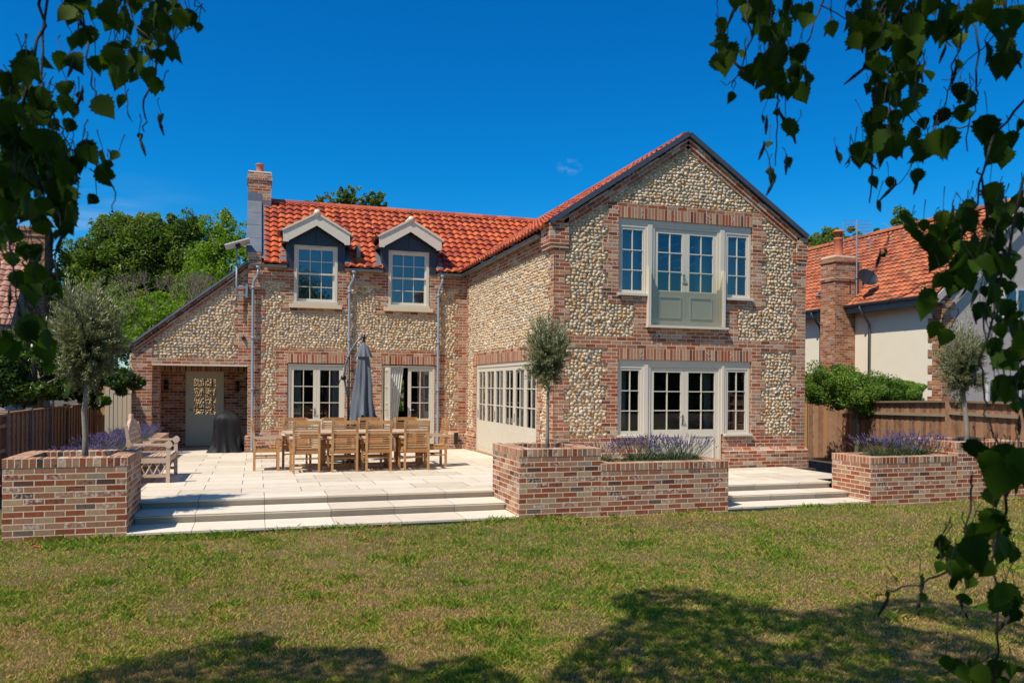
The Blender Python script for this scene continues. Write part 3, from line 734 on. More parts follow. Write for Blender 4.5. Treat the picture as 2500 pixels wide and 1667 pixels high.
# ---- dormers
def dormer(cx, blind):
    d = MB(); fx0, fx1 = cx-.742, cx+.742; wx0, wx1 = cx-.556, cx+.556; y0 = L-.03; yb = L+1.5
    zt = 5.42; za = 5.93; wt = 5.385
    poly = [(fx0, 4.79), (wx0, 4.79), (wx0, wt), (wx1, wt), (wx1, 4.79), (fx1, 4.79), (fx1, zt), (cx, za), (fx0, zt)]
    # lead-clad front, in convex pieces
    d.prism([(fx0, 4.79), (wx0, 4.79), (wx0, zt), (fx0, zt)], y0, y0+.06); d.prism([(wx1, 4.79), (fx1, 4.79), (fx1, zt), (wx1, zt)], y0, y0+.06)
    d.prism([(wx0, wt), (wx1, wt), (wx1, zt), (wx0, zt)], y0, y0+.06); d.prism([(fx0, zt), (fx1, zt), (cx, za)], y0, y0+.06)
    d.box(cx-.012, cx+.012, y0-.018, y0, wt+.03, za-.03)
    for x in (fx0+.093, fx1-.093): d.box(x-.09, x+.09, y0-.005, y0, 5.05, 5.06); 
    for x0, x1 in ((fx0, fx0+.05), (fx1-.05, fx1)):      # cheeks
        d.prism([(y0+.06, 4.79), (yb, zb(yb)), (yb, zt+.02), (y0+.06, zt+.02)], x0, x1, axis='x')
    do = d.build('dormer', 'leaddark', house)
    # dormer roof
    yf = L-.27; m = .49/.835; ey = .86
    ye = EY+(5.75-EZ)/BM+.2; yr = EY+(6.2-EZ)/BM+.1
    rf = MB()
    for sg in (-1, 1):
        pts_ = [Vector((cx, yf+.05, 6.20)), Vector((cx, yr+.1, 6.20)), Vector((cx+sg*ey, ye-.1, 5.715)), Vector((cx+sg*ey, yf+.05, 5.715))]
        uvs = [(0, .9), (2, .9), (2, 0), (0, 0)]
        rf.face(pts_ if sg < 0 else pts_[::-1], uvs if sg < 0 else uvs[::-1])
        p2 = [p-Vector((0, 0, .04)) for p in pts_]; rf.face(p2[::-1] if sg < 0 else p2)
        rf.face([pts_[3], pts_[2], p2[2], p2[3]] if sg < 0 else [pts_[2], pts_[3], p2[3], p2[2]])
    rf.build('dormer_roof', 'tile', do)
    bb = MB()
    for sg in (-1, 1):
        X = lambda x: cx+sg*x
        top = [(X(0), 6.185), (X(.84), 5.70), (X(.84), 5.41), (X(.70), 5.41), (X(0), 5.865)]
        if sg > 0: top = top[::-1]
        # split into convex quads
        a = [(X(0), 6.16), (X(.84), 5.685), (X(.70), 5.44), (X(0), 5.865)]; b_ = [(X(.84), 5.69), (X(.84), 5.41), (X(.70), 5.41), (X(.70), 5.5)]
        for q, e in ((a, 0), (b_, .003)): bb.prism(q if sg < 0 else q[::-1], yf-e, yf+.035+e)
        cp = [(X(-.01), 6.215), (X(.86), 5.725), (X(.86), 5.675), (X(-.01), 6.16)]
        bb.prism(cp if sg < 0 else cp[::-1], yf-.03, yf+.10)
    bb.build('bargeboard', 'paint', do)
    rc = MB(); rc.tube([(cx, yf-.04, 6.19), (cx, yr, 6.19)], .085, 14); rc.build('ridge_cap', 'steel_cream', do, True)
    gutter((cx-.91, yf+.04, 5.69), (cx-.91, L+.55, 5.69), .05, 'dormer_gutter', 'blackpl', do, False); gutter((cx+.91, yf+.04, 5.66), (cx+.91, L+.5, 5.66), .05, 'dormer_gutter', 'zincdark', do, False)
    so_ = MB()
    for sg in (-1, 1): so_ = MB(); so_.box(min(cx+sg*.86, cx+sg*.74), max(cx+sg*.86, cx+sg*.74), yf+.04, L+.6, 5.43, 5.50); so_.build('soffit', 'leaddark', do)
    # lead flashing at the feet of the cheeks
    for sg in (-1, 1):
        fs = MB()
        a, b2 = cx+sg*.75, cx+sg*.93
        q = [(a, EY+.03, zb(EY+.03)+.055), (b2, EY+.03, zb(EY+.03)+.055), (b2-sg*.1, EY+.8, zb(EY+.8)+.055), (a, EY+1.0, zb(EY+1.0)+.055)]
        fs.face(q if sg > 0 else q[::-1]); fs.build('flashing', 'lead', do)
    # sash window that breaks the eave
    w = MB(); z0, z1 = 3.905, wt; T = frame_T((0, L, 0), (1, 0, 0), (0, -1, 0)); yy = .005
    w.box(wx0, wx0+.075, yy, yy+.12, z0, z1, T=T); w.box(wx1-.075, wx1, yy, yy+.12, z0, z1, T=T); w.box(wx0+.075, wx1-.075, yy, yy+.12, z1-.07, z1, T=T)
    w.box(wx0-.01, wx1+.01, yy-.06, yy+.12, z0-.045, z0+.02, T=T); w.box(cx-.2, cx+.2, yy-.012, yy, z1-.062, z1-.045, mi=0, T=T)
    zm = (z0+z1)/2
    ga = sash(w, wx0+.075, wx1-.075, zm-.01, z1-.07, yy+.03, .045, .04, .04, 3, 2, .018, T=T)
    gb = sash(w, wx0+.075, wx1-.075, z0+.02, zm+.03, yy+.075, .045, .045, .04, 3, 2, .018, bot=.08, T=T)
    wo_ = w.build('window', 'paint', do)
    gp = MB()
    for g_, y in ((ga, yy+.05), (gb, yy+.095)): gp.face([T @ Vector(p) for p in ((g_[0], y, g_[2]), (g_[1], y, g_[2]), (g_[1], y, g_[3]), (g_[0], y, g_[3]))])
    gp.build('pane', 'glass', do)
    bl = MB(); bl.box(wx0+.08, wx1-.08, yy+.16, yy+.165, (4.75 if not blind else 3.95), z1-.1, T=T); bl.build('blind', 'blind', do)
    ss_ = MB(); ss_.box(wx0-.115, wx1+.115, L-.06, L+.02, 3.755, 3.86); ss_.build('sill', 'stone', do)
for cx, b_ in DORM: dormer(cx, b_)
# ------------------------------------------------------------------ windows and doors
TG = frame_T((0, 0, 0), (1, 0, 0), (0, -1, 0)); TS = frame_T((0, L, 0), (0, -1, 0), (-1, 0, 0)); TBk = frame_T((0, L, 0), (1, 0, 0), (0, -1, 0))
def side_window(x0, x1, z0, z1, T):
    m = MB(); y = .045
    m.box(x0, x0+.055, y, y+.09, z0+.02, z1, T=T); m.box(x1-.055, x1, y, y+.09, z0+.02, z1, T=T); m.box(x0+.055, x1-.055, y, y+.09, z1-.075, z1, T=T)
    m.box(x0-.02, x1+.02, -.055, y+.09, z0-.015, z0+.03, T=T)
    gl = sash(m, x0+.055, x1-.055, z0+.03, z1-.075, y+.012, .045, .055, .05, 2, 3, .018, bot=.075, T=T)
    w = m.build('window', 'paint', house); pane(gl, y+.04, w, T); return w, gl
def french(x0, x1, z0, z1, T, zg0, y=.045, cols=2, openleft=False, hflip=1):
    m = MB(); m.box(x0, x0+.06, y-.01, y+.09, z0, z1, T=T); m.box(x1-.06, x1, y-.01, y+.09, z0, z1, T=T); m.box(x0+.06, x1-.06, y-.01, y+.09, z1-.06, z1, T=T)
    m.box(x0+.06, x1-.06, y-.02, y+.1, z0-.03, z0+.02, T=T)
    fr = m.build('door_frame', 'paint', house); xm = (x0+x1)/2; out = []
    for i, (a, b) in enumerate(((x0+.063, xm-.002), (xm+.002, x1-.063))):
        if openleft and i == 0:
            # leaf folded outward, at right angles to the wall
            o_ = T @ Vector((a+.03, y, 0)); TT = frame_T(o_, (T.to_3x3() @ Vector((0, -1, 0))), (T.to_3x3() @ Vector((-1, 0, 0))))
            A, B = 0, b-a; T2 = TT
        else: A, B, T2 = a, b, T
        yy = y+.012 if not (openleft and i == 0) else 0
        mm = MB(); gl = sash(mm, A, B, z0+.02, z1-.065, yy, .085, .09, .05, cols, 3, .02, bot=zg0-z0-.02, T=T2)
        # recessed lower panel
        pz0, pz1 = z0+.16, zg0-.12
        for q in ((A+.10, A+.125, pz0, pz1), (B-.125, B-.10, pz0, pz1), (A+.125, B-.125, pz0, pz0+.025), (A+.125, B-.125, pz1-.025, pz1)): mm.box(q[0], q[1], yy-.016, yy, q[2], q[3], T=T2)
        lf = mm.build('door', 'paint', house); pane(gl, yy+.028, lf, T2)
        handle((B-.04) if i == 0 else A+.04, 1.0+z0, yy, lf, T2, 1 if i == 0 else -1) if i == (0 if hflip > 0 else 0) or openleft else None
        out.append(lf)
    return fr
# upper gable group
head = MB(); head.box(UL, UR, .035, .14, 5.085, 5.172, T=TG); head.box(2.045, 2.15, .03, .14, 3.0, 5.085, T=TG); head.box(3.735, 3.84, .03, .14, 3.0, 5.085, T=TG)
head.box(2.0, 3.88, -.10, .1, 2.985, 3.03, T=TG); head.build('window_frame', 'paint', house)
side_window(UL+.003, 2.045, 3.63, 5.085, TG); side_window(3.84, UR-.003, 3.63, 5.085, TG)
french(2.15, 3.735, 3.03, 5.085, TG, 3.76, y=.06)
bg_ = MB(); bg_.face([TG @ Vector(p) for p in ((2.078, -.062, 3.05), (3.74, -.062, 3.05), (3.74, -.062, 4.165), (2.078, -.062, 4.165))]); bal = bg_.build('glass_balustrade', 'clear', house)
for x in (2.045, 3.772): bp_ = MB(); bp_.box(x-.03, x+.03, -.085, .02, 3.035, 4.2, T=TG); bp_.build('post', 'paint', bal)
# ground floor group
head = MB(); head.box(UL, UR, .035, .14, 2.235, 2.322, T=TG); head.box(1.985, 2.08, .03, .14, .8, 2.235, T=TG); head.box(3.80, 3.86, .03, .14, .8, 2.235, T=TG)
head.box(2.0625, 2.08, .03, .14, .1, .8, T=TG); head.build('window_frame', 'paint', house)
side_window(UL+.003, 1.985, .775, 2.235, TG); side_window(3.86, UR-.003, .775, 2.235, TG)
french(2.08, 3.80, .11, 2.235, TG, .9, y=.06)
for a, b, z0, z1 in ((UL+.1, UL+.35, .9, 2.2), (2.2, 2.36, .2, 2.2), (3.55, 3.72, .2, 2.2), (UR-.5, UR-.3, .9, 2.2)):
    curtain(a, b, z0, z1, .35, house, TG, waves=4, lean=.05)
for a, b in ((UL+.12, 2.0), (3.3, 3.72), (3.85, UR-.2)): curtain(a, b, 3.2, 5.1, .3, house, TG, waves=6)
# bifold doors on the side wall: six leaves
y0b, y1b = .96, 5.757
m = MB(); U0, U1 = L-y1b, L-y0b
T0 = frame_T((0, L, 0), (0, -1, 0), (-1, 0, 0))
m.box(U0, U0+.075, .02, .12, 0, 2.32, T=T0); m.box(U1-.075, U1, .02, .12, 0, 2.32, T=T0); m.box(U0+.075, U1-.075, .02, .12, 2.235, 2.32, T=T0)
m.build('door_frame', 'paint', house)
m = MB(); m.box(U0, U1, -.05, .14, .03, .075, T=T0); m.build('threshold', 'timber_sill', house)
lw = (U1-U0-.15)/6
for i in range(6):
    a = U0+.075+i*lw; m = MB()
    gl = sash(m, a+.002, a+lw-.002, .08, 2.232, .035, .085, .1, .05, 2, 3, .022, bot=.80, T=T0)
    m.box(a+.12, a+lw/2-.03, .027, .035, .2, .76, T=T0); m.box(a+lw/2+.03, a+lw-.12, .027, .035, .2, .76, T=T0)
    o_ = m.build('door', 'paint', house); pane(gl, .06, o_, T0)
    if i in (0, 2, 4): h_ = MB(); h_.box(a+.03, a+.05, .02, .035, .95, 1.15, T=T0); h_.build('handle', 'zincdark', o_)
for a in (U0+.2, U0+1.2, U0+2.6, U1-.6): curtain(a, a+.35, .1, 2.2, .4, house, T0, waves=6)
# rear wing doors
french(-4.747, -3.29, .06, 2.3, TBk, .87)
french(-2.335, -.878, .06, 2.3, TBk, .87, openleft=True)
curtain(-2.12, -1.72, .1, 2.25, .10, house, TBk, waves=6, lean=-.14); curtain(-1.15, -.95, .1, 2.25, .35, house, TBk, waves=5)
curtain(-4.6, -4.4, .1, 2.25, .3, house, TBk, waves=5); curtain(-3.6, -3.4, .1, 2.25, .3, house, TBk, waves=5)
# lean-to porch: lintel, roof, back wall, door
m = MB(); m.box(lx+.45, -5.74, LY-.015, LY+.3, 2.215, 2.25); m.build('lintel', 'steel_cream', house)
PY = 8.75
pw = Wall((lx, PY, 0), (1, 0, 0), (0, -1, 0), 2.7, 2.4); pw.r(0, 2.7, 0, 2.4, 2)
pw.r(0, 2.7, 2.1, 2.4, 3); pw.r(1.0875, 2.0625, 0, 2.1, 0)
pw.build(house, cob=False, depth=.2, label='shaded brick back wall of the porch')
m = MB(); m.box(lx, lx+.3, LY+.3, PY, 0, 2.55, skip='d'); m.box(lx+.3, lx+.6, LY+.3, LY+.55, 0, 2.4, skip='d')
m.box(lx+.3, lx+1.0, PY-.06, PY, 0, .42, skip='d'); m.build('porch_wall', 'brick', house)
m = MB(); m.box(lx+.3, -5.74, LY+.1, PY, 2.4, 2.5); m.build('porch_ceiling', 'steel_cream', house)
pantiles('roof', (lx-.1, 9.1, 2.60), (0, -1, 0), (1, 0, LS), 2.1, 3.5, house, spw=4)
T2 = frame_T((0, PY, 0), (1, 0, 0), (0, -1, 0)); m = MB(); a, b = lx+1.09, lx+2.06
m.box(a, a+.07, .03, .12, .04, 2.1, T=T2); m.box(b-.07, b, .03, .12, .04, 2.1, T=T2); m.box(a+.07, b-.07, .03, .12, 2.03, 2.1, T=T2); m.build('door_frame', 'steel_cream', house)
m = MB(); gl = sash(m, a+.072, b-.072, .07, 2.03, .05, .13, .13, .05, 2, 4, .02, bot=.86, T=T2); m.box(a+.2, b-.2, .042, .05, .28, .72, T=T2)
m2 = MB(); m2.box(gl[0]+.25, gl[0]+.27, .2, .22, gl[2], gl[3], T=T2); m2.box(gl[1]-.10, gl[1]-.08, .2, .22, gl[2], gl[3], T=T2)
for k in range(4): m2.box(gl[0]-.1, gl[1]+.1, .2, .22, gl[2]+.14+k*.30, gl[2]+.16+k*.30, T=T2)
m2.build('inner_window', 'black', house)
o_ = m.build('door', 'steel_cream', house); o_['label'] = 'half-glazed back door inside the porch'; pane(gl, .07, o_, T2, 'clear'); handle(a+.12, 1.0, .05, o_, T2, -1)
m = MB(); m.box(a, b, -.02, .1, .035, .07, T=T2); m.build('threshold', 'timber_sill', house)
# ------------------------------------------------------------------ ground
LZ = -.17
def lawn_h(x, y): return LZ+.02*math.sin(x*.9+1)*math.sin(y*.7)+.012*math.sin(x*2.3+y*1.7)
def soilmat():
    b = NB('lawn_thatch'); o = objn(b); n = b.noise(.55, o, 5, .6); n2 = b.noise(40, o, 3)
    col = b.ramp(b.math('ADD', b.math('MULTIPLY', n, .7), b.math('MULTIPLY', n2, .35)), [(.3, (.035, .05, .012)), (.5, (.09, .085, .03)), (.7, (.17, .125, .06))])
    b.bump(n2, .6, .02); return b.fin(col, .95, 0, .1)
MT['ground'] = soilmat()
def heightgrid(name, x0, x1, y0, y1, step, mat, hf, kind='structure'):
    xs = np.arange(x0, x1+step/2, step); ys = np.arange(y0, y1+step/2, step)
    X, Y = np.meshgrid(xs, ys); H = np.vectorize(hf)(X, Y)
    V = np.stack([X.ravel(), Y.ravel(), H.ravel()], 1); n, m = len(xs), len(ys)
    i = (np.arange(m-1)[:, None]*n+np.arange(n-1)[None]).ravel()
    return tag(npmesh(name, V, np.stack([i, i+1, i+n+1, i+n], 1), mat, None, None, True), kind=kind)
heightgrid('lawn', -24, 28, -24, -1.2, .5, 'ground', lawn_h)
g0 = MB()
for a in ((-600, -24, -24, 900), (28, 700, -24, 900), (-24, 28, -1.2, 900)): g0.face([(a[0], a[2], LZ-.03), (a[1], a[2], LZ-.03), (a[1], a[3], LZ-.03), (a[0], a[3], LZ-.03)])
g0.face([(-600, -300, LZ-.03), (700, -300, LZ-.03), (700, -24, LZ-.03), (-600, -24, LZ-.03)])
tag(g0.build('ground', 'soil'), kind='structure')
# patio as one slightly falling sheet of paving, with its edge thickness
pa = MB()
def pslab(x0, x1, y0, y1):
    n = max(1, int((y1-y0)/1.0))
    for i in range(n):
        a, b = y0+(y1-y0)*i/n, y0+(y1-y0)*(i+1)/n
        pa.face([(x0, a, pt(a)), (x1, a, pt(a)), (x1, b, pt(b)), (x0, b, pt(b))], [(x0, a), (x1, a), (x1, b), (x0, b)])
PF = -2.38
pslab(-7.5, 0, PF, 6.70); pslab(0, 5.25, PF, -.13); pslab(lx+.3, -5.80, 6.70, 8.85)
pa.face([(5.25, PF, LZ), (5.25, -.13, LZ), (5.25, -.13, pt(-.13)), (5.25, PF, pt(PF))])
tag(pa.build('patio', 'paving'), kind='structure')
gs = MB(); gs.box(-5.9, 0, 6.69, L, -.1, .0); gs.box(-.06, 6.0, -.2, .0, -.1, .05); gs.box(-.2, 0, -.1, 6.8, -.1, .02)
tag(gs.build('gravel_drain', 'soil'), kind='structure')
# flights of steps
def steps(name, x0a, x1, label, yf):
    """yf: list of (front y, tread top z, back y)"""
    t = empty(name, ((x0a+x1)/2, yf[0][0], LZ), 0, label, 'steps'); t_inv = Matrix.Translation(-t.location)
    for k, (a, z, b) in enumerate(yf):
        m = MB()
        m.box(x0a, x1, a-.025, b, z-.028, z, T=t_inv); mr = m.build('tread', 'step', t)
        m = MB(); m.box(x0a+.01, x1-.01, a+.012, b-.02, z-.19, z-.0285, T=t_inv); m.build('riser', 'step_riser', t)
    return t
steps('garden_steps', -7.055, -1.905, 'three wide pale stone steps between the two left brick planters', [(-3.70, -.105, -3.0), (-3.06, .008, -2.3), (-2.43, pt(PF)+.002, -2.2)])
steps('garden_steps', 1.55, 4.275, 'three narrow pale stone steps in front of the gable window', [(-3.72, -.105, -3.0), (-3.22, .003, -2.6), (-2.75, pt(PF)+.002, -2.3)])
# ---- brick planters
def planter(boxes, label, soilz=.12):
    """boxes: list of (x0,x1,y0,y1,ztop) joined compartments with a soldier coping"""
    x, y = boxes[0][0], boxes[0][2]; t = empty('brick_planter', (x, y, LZ), 0, label, 'planter', 'brick planters round the patio'); I = Matrix.Translation(-t.location)
    w = MB(); c = MB(); so_ = MB(); tk = .22
    for (x0, x1, y0, y1, z) in boxes:
        zb_ = z-.1125; e = .0
        for (a, b, c0, d) in ((x0, x1, y0, y0+tk), (x0, x1, y1-tk, y1), (x0, x0+tk, y0+tk, y1-tk), (x1-tk, x1, y0+tk, y1-tk)):
            # brick body: uv measured down from the coping so courses line up
            b0 = len(w.uv); w.box(a, b, c0, d, LZ-.1, zb_, T=I, skip='d')
            w.uv[b0:] = [(u-x0, v-zb_+7.5) for u, v in w.uv[b0:]]
        for (a, b, c0, d, ax) in ((x0-.004, x1+.004, y0-.004, y0+tk, 0), (x0-.004, x1+.004, y1-tk, y1+.004, 0), (x0-.004, x0+tk, y0+tk, y1-tk, 1), (x1-tk, x1+.004, y0+tk, y1-tk, 1)):
            h = (.003, .1095); P = lambda *p: I @ Vector(p)
            c.face([P(a, c0, zb_), P(b, c0, zb_), P(b, c0, z), P(a, c0, z)], [(a, h[0]), (b, h[0]), (b, h[1]), (a, h[1])])
            c.face([P(b, d, zb_), P(a, d, zb_), P(a, d, z), P(b, d, z)], [(b, h[0]), (a, h[0]), (a, h[1]), (b, h[1])])
            c.face([P(a, d, zb_), P(a, c0, zb_), P(a, c0, z), P(a, d, z)], [(d, h[0]), (c0, h[0]), (c0, h[1]), (d, h[1])])
            c.face([P(b, c0, zb_), P(b, d, zb_), P(b, d, z), P(b, c0, z)], [(c0, h[0]), (d, h[0]), (d, h[1]), (c0, h[1])])
            tp = [(a, h[0]), (b, h[0]), (b, h[1]), (a, h[1])] if ax == 0 else [(c0, h[1]), (c0, h[0]), (d, h[0]), (d, h[1])]
            c.face([P(a, c0, z), P(b, c0, z), P(b, d, z), P(a, d, z)], tp)
        so_.box(x0+tk, x1-tk, y0+tk, y1-tk, 0, z-soilz, T=I, skip='d')
    w.build('wall', 'pbrick', t); c.build('coping', 'coping', t); so_.build('soil', 'soil', t)
    return t
planter([(-8.42, -7.055, -3.68, -2.40, .845), (-8.42, -7.52, -2.395, 6.2, .58)], 'square brick planter at the left edge, its low bed running back behind the bench')
planter([(-1.905, -.63, -3.72, -2.36, .86), (-.628, 1.555, -3.722, -2.7, .63)], 'brick planter in the middle with a lollipop olive, stepping down to a lavender bed')
planter([(4.27, 6.10, -3.755, -2.80, .63), (6.102, 7.7, -3.76, -2.5, .86)], 'brick planter at the right with a row of lavender beside a tall square end')
# ------------------------------------------------------------------ dining furniture
def slat_set(m, x0, x1, n, zs, y_of, w, t):
    for i in range(n):
        z = zs[0]+(zs[1]-zs[0])*i/(n-1); y = y_of(z); m.box(x0, x1, y-t/2, y+t/2, z-w/2, z+w/2)
def make_chair():
    """armchair facing +y, origin under the seat centre"""
    t = empty('garden_chair'); W = .235
    yb = lambda z: -.22-.02*max(0, (z-.45))-.16*max(0, (z-.45))**2
    for s in (-1, 1):
        m = MB(); zs = [0, .2, .42, .6, .75, .88, .99]; p = [(s*W, yb(z), z) for z in zs]
        for i in range(len(p)-1):
            (x, y, z), (_, y2, z2) = p[i], p[i+1]
            m.v += [(x-.02, y-.025, z), (x+.02, y-.025, z), (x+.02, y+.025, z), (x-.02, y+.025, z), (x-.02, y2-.025, z2), (x+.02, y2-.025, z2), (x+.02, y2+.025, z2), (x-.02, y2+.025, z2)]
            b = len(m.v)-8
            for f in ((0,1,5,4),(1,2,6,5),(2,3,7,6),(3,0,4,7),(4,5,6,7)): m.f.append(tuple(b+k for k in f)); m.uv += [(0., 0.)]*4; m.mi.append(0)
        m.build('leg', 'teak', t)
        m = MB(); m.box(s*(W+.035)-.022, s*(W+.035)+.022, .20, .25, 0, .64); m.build('leg', 'teak', t)
        m = MB(); m.prism([(-.245, .655), (-.24, .635), (.29, .635), (.30, .655), (.27, .675), (-.2, .672)], s*(W+.035)-.032, s*(W+.035)+.032, axis='x'); m.build('armrest', 'teakgrey', t)
    m = MB(); m.box(-W+.02, W-.02, yb(.95)-.018, yb(.95)+.018, .925, .995); 
    slat_set(m, -W+.02, W-.02, 10, (.47, .875), yb, .026, .014); m.build('backrest', 'teak', t)
    m = MB()
    for i in range(7): y = -.19+i*.068; m.box(-W-.005, W+.005, y-.026, y+.026, .43, .45)
    m.box(-W-.01, W+.01, .215, .24, .36, .43); m.box(-W+.02, W-.02, -.235, -.21, .36, .43)
    for s in (-1, 1): m.box(s*W-.012, s*W+.012, -.21, .215, .36, .429)
    m.build('seat', 'teak', t)
    m = MB()
    for s in (-1, 1): m.box(s*(W+.01)-.01, s*(W+.01)+.01, -.2, .2, .24, .27)
    m.box(-W-.02, W+.02, -.01, .01, .24, .265); m.build('stretcher', 'teak', t)
    return t
TY = 1.86
protoc = make_chair(); used = [False]
def chair(x, y, rz, label):
    c = protoc if not used[0] else copy_tree(protoc); used[0] = True
    c.location = (x, y, pt(y)); c.rotation_euler.z = rz
    return tag(c, label, 'chair', 'teak armchairs round the dining table')
front = [(-4.605, 1.26, .0), (-3.89, 1.27, .02), (-3.23, 1.25, -.02), (-2.48, 1.27, .0)]
names = ['leftmost of the four slatted teak armchairs with their backs to the lawn', 'second teak armchair from the left on the lawn side of the table',
         'third teak armchair from the left on the lawn side of the table', 'rightmost of the four slatted teak armchairs on the lawn side']
for (x, y, r), nme in zip(front, names): chair(x, y, r, nme)
names = ['far-side teak armchair in front of the closed french doors, leftmost', 'far-side teak armchair just left of the folded parasol',
         'far-side teak armchair partly behind the folded parasol', 'far-side teak armchair in front of the open french door']
for x, nme in zip((-4.73, -3.93, -3.18, -2.40), names): chair(x, 2.50, math.pi+rng.uniform(-.03, .03), nme)
chair(-5.33, 1.90, -math.pi/2, 'teak armchair at the left head of the table, seen side-on'); chair(-1.98, 1.85, math.pi/2, 'teak armchair at the right head of the table, seen side-on')
tb = empty('dining_table', (-3.58, TY, pt(TY)), 0, 'long oval-ended teak dining table in the middle of the patio', 'table')
m = MB(); hl, hw = 1.47, .52; npk = 8
def xend(y): return hl-.32*(1-math.sqrt(max(0, 1-(y/hw)**2)))-.06*(y/hw)**2
for i in range(npk):
    y0 = -hw+2*hw*i/npk+.003; y1 = -hw+2*hw*(i+1)/npk-.003
    for a, b in ((-1, -.34), (-.335, .335), (.34, 1)):
        xa0 = -xend(y0) if a == -1 else a*1.2; xa1 = -xend(y1) if a == -1 else a*1.2; xb0 = xend(y0) if b == 1 else b*1.2; xb1 = xend(y1) if b == 1 else b*1.2
        m.prism([(xa0, y0), (xb0, y0), (xb1, y1), (xa1, y1)], .725, .755, axis='z')
m.build('tabletop', 'teakgrey', tb)
m = MB(); m.box(-1.1, 1.1, -.36, -.335, .64, .72); m.box(-1.1, 1.1, .335, .36, .64, .72); m.box(-1.1, -1.07, -.335, .335, .64, .72); m.box(1.07, 1.1, -.335, .335, .64, .72); m.build('apron', 'teak', tb)
for sx in (-.66, .66):
    m = MB(); m.box(sx-.05, sx+.05, -.13, .13, .08, .64); m.box(sx-.05, sx+.05, -.38, .38, .0, .08); m.box(sx-.05, sx+.05, -.33, .33, .575, .64); m.build('pedestal', 'teak', tb)
for sx in (-1.28, 1.28):
    m = MB(); m.box(sx-.025, sx+.025, -.03, .03, 0, .69); m.box(sx-.03, sx+.03, -.3, .3, .69, .722); m.build('leg', 'teak', tb)
m = MB(); m.box(-.61, .61, -.03, .03, .2, .27); m.box(-1.25, 1.25, -.02, .02, .06, .1); m.build('stretcher', 'teak', tb)
# bench with an arched lattice back, facing right
bn = empty('garden_bench', (-7.2, .62, pt(.6)), -math.pi/2, 'weathered teak bench with arched lattice back against the left planting bed', 'bench')
# local: +y is the way it faces -> world +x ; local x -> world -y
HB = .68
def bpart(n_, fn, mat='teakgrey'): m = MB(); fn(m); return m.build(n_, mat, bn)
for s in (-1, 1):
    bpart('leg', lambda m: m.box(s*HB-.03, s*HB+.03, .24, .30, 0, .64)); 
    bpart('leg', lambda m: (m.prism([(-.31, 0), (-.25, 0), (-.27, .45), (-.36, .98), (-.41, .98), (-.33, .45)], s*HB-.025, s*HB+.025, axis='x')))
    def arm(m):
        m.box(s*HB-.035, s*HB+.035, -.30, .26, .63, .665)
        m.tube([(s*HB-.04, .275, .648), (s*HB+.04, .275, .648)], .06, 14); m.tube([(s*HB-.04, -.33, .66), (s*HB+.04, -.33, .66)], .05, 12)
        m.box(s*HB-.012, s*HB+.012, -.26, .24, .52, .545); m.box(s*HB-.02, s*HB+.02, -.27, .25, .10, .15)
        for k in range(4):
            a = -.2+k*.12; m.tube([(s*HB, a, .14), (s*HB, a+.12, .40)], .012, 4); m.tube([(s*HB, a+.12, .14), (s*HB, a, .40)], .012, 4)
    bpart('armrest', arm)
def seatf(m):
    for i in range(8): y = -.23+i*.068; m.box(-HB+.02, HB-.02, y-.025, y+.025, .42, .445)
    m.box(-HB, HB, .25, .285, .34, .42); m.box(-HB, HB, -.285, -.25, .34, .42)
    for s in (-1, 1): m.box(s*HB-.02, s*HB+.02, -.25, .25, .34, .419)
bpart('seat', seatf)
def backf(m):
    def yb2(z): return -.29-.17*(z-.42)
    def top(x): return .80+.22*math.cos(min(1, abs(x)/HB)*math.pi/2)**.7+(.08 if abs(x) < .12 else 0)
    n = 22; xs = [-HB+.02+(2*HB-.04)*i/n for i in range(n+1)]
    for a, b in zip(xs, xs[1:]):
        za, zb2 = top(a), top(b)
        m.prism([(a, za-.03), (b, zb2-.03), (b, zb2+.045), (a, za+.045)], yb2(za)-.022, yb2(za)+.022)
    m.box(-HB+.02, HB-.02, yb2(.5)-.018, yb2(.5)+.018, .49, .54)
    for i in range(1, 14):
        x = -HB+i*2*HB/14; z1 = top(x)-.02; zs = [.54, z1]
        m.tube([(x, yb2(.54), .54), (x, yb2(z1), z1)], .014, 4)
    for z in (.63, .72, .81, .9):
        xx = HB-.03 if z < .8 else HB*.75 if z < .9 else HB*.45
        m.box(-xx, xx, yb2(z)-.008, yb2(z)+.012, z-.012, z+.012)
bpart('backrest', backf)
# folded cantilever parasol
ub = empty('parasol', (-3.6, 3.5, pt(3.5)), 0, 'folded grey cantilever parasol standing behind the dining table', 'parasol')
MB().lathe([(0, .0), (.48, .0), (.49, .03), (.47, .06), (.12, .075), (.05, .09), (0, .09)], n=28).build('base', 'blackpl', ub, True)
MB().tube([(.04, 0, .05), (.04, 0, 2.32)], .026, 12).build('pole', 'black', ub, True)
m = MB(); m.tube([(.04, 0, 1.35), (-.02, 0, 1.62), (-.06, 0, 1.9), (-.03, 0, 2.15), (.08, 0, 2.45), (.22, 0, 2.68), (.36, 0, 2.80)], .022, 10); m.tube([(.04, 0, 2.30), (.02, 0, 2.35)], .035, 10); m.build('arm', 'zincdark', ub, True)
m = MB(); m.tube([(-.07, -.05, 1.86), (-.07, .05, 1.86)], .06, 12); m.tube([(-.07, -.05, 1.86), (-.1, -.09, 1.86), (-.16, -.09, 1.80), (-.18, -.09, 1.72), (-.22, -.09, 1.70)], .01, 6); m.build('crank', 'black', ub, True)
m = MB(); m.tube([(.37, 0, 2.62), (.37, 0, 2.84)], .03, 10); m.tube([(.37, 0, .5), (.37, 0, 2.6)], .02, 8); m.tube([(.37, 0, 2.75), (.37, 0, 2.80)], .045, 12); m.build('finial', 'black', ub, True)
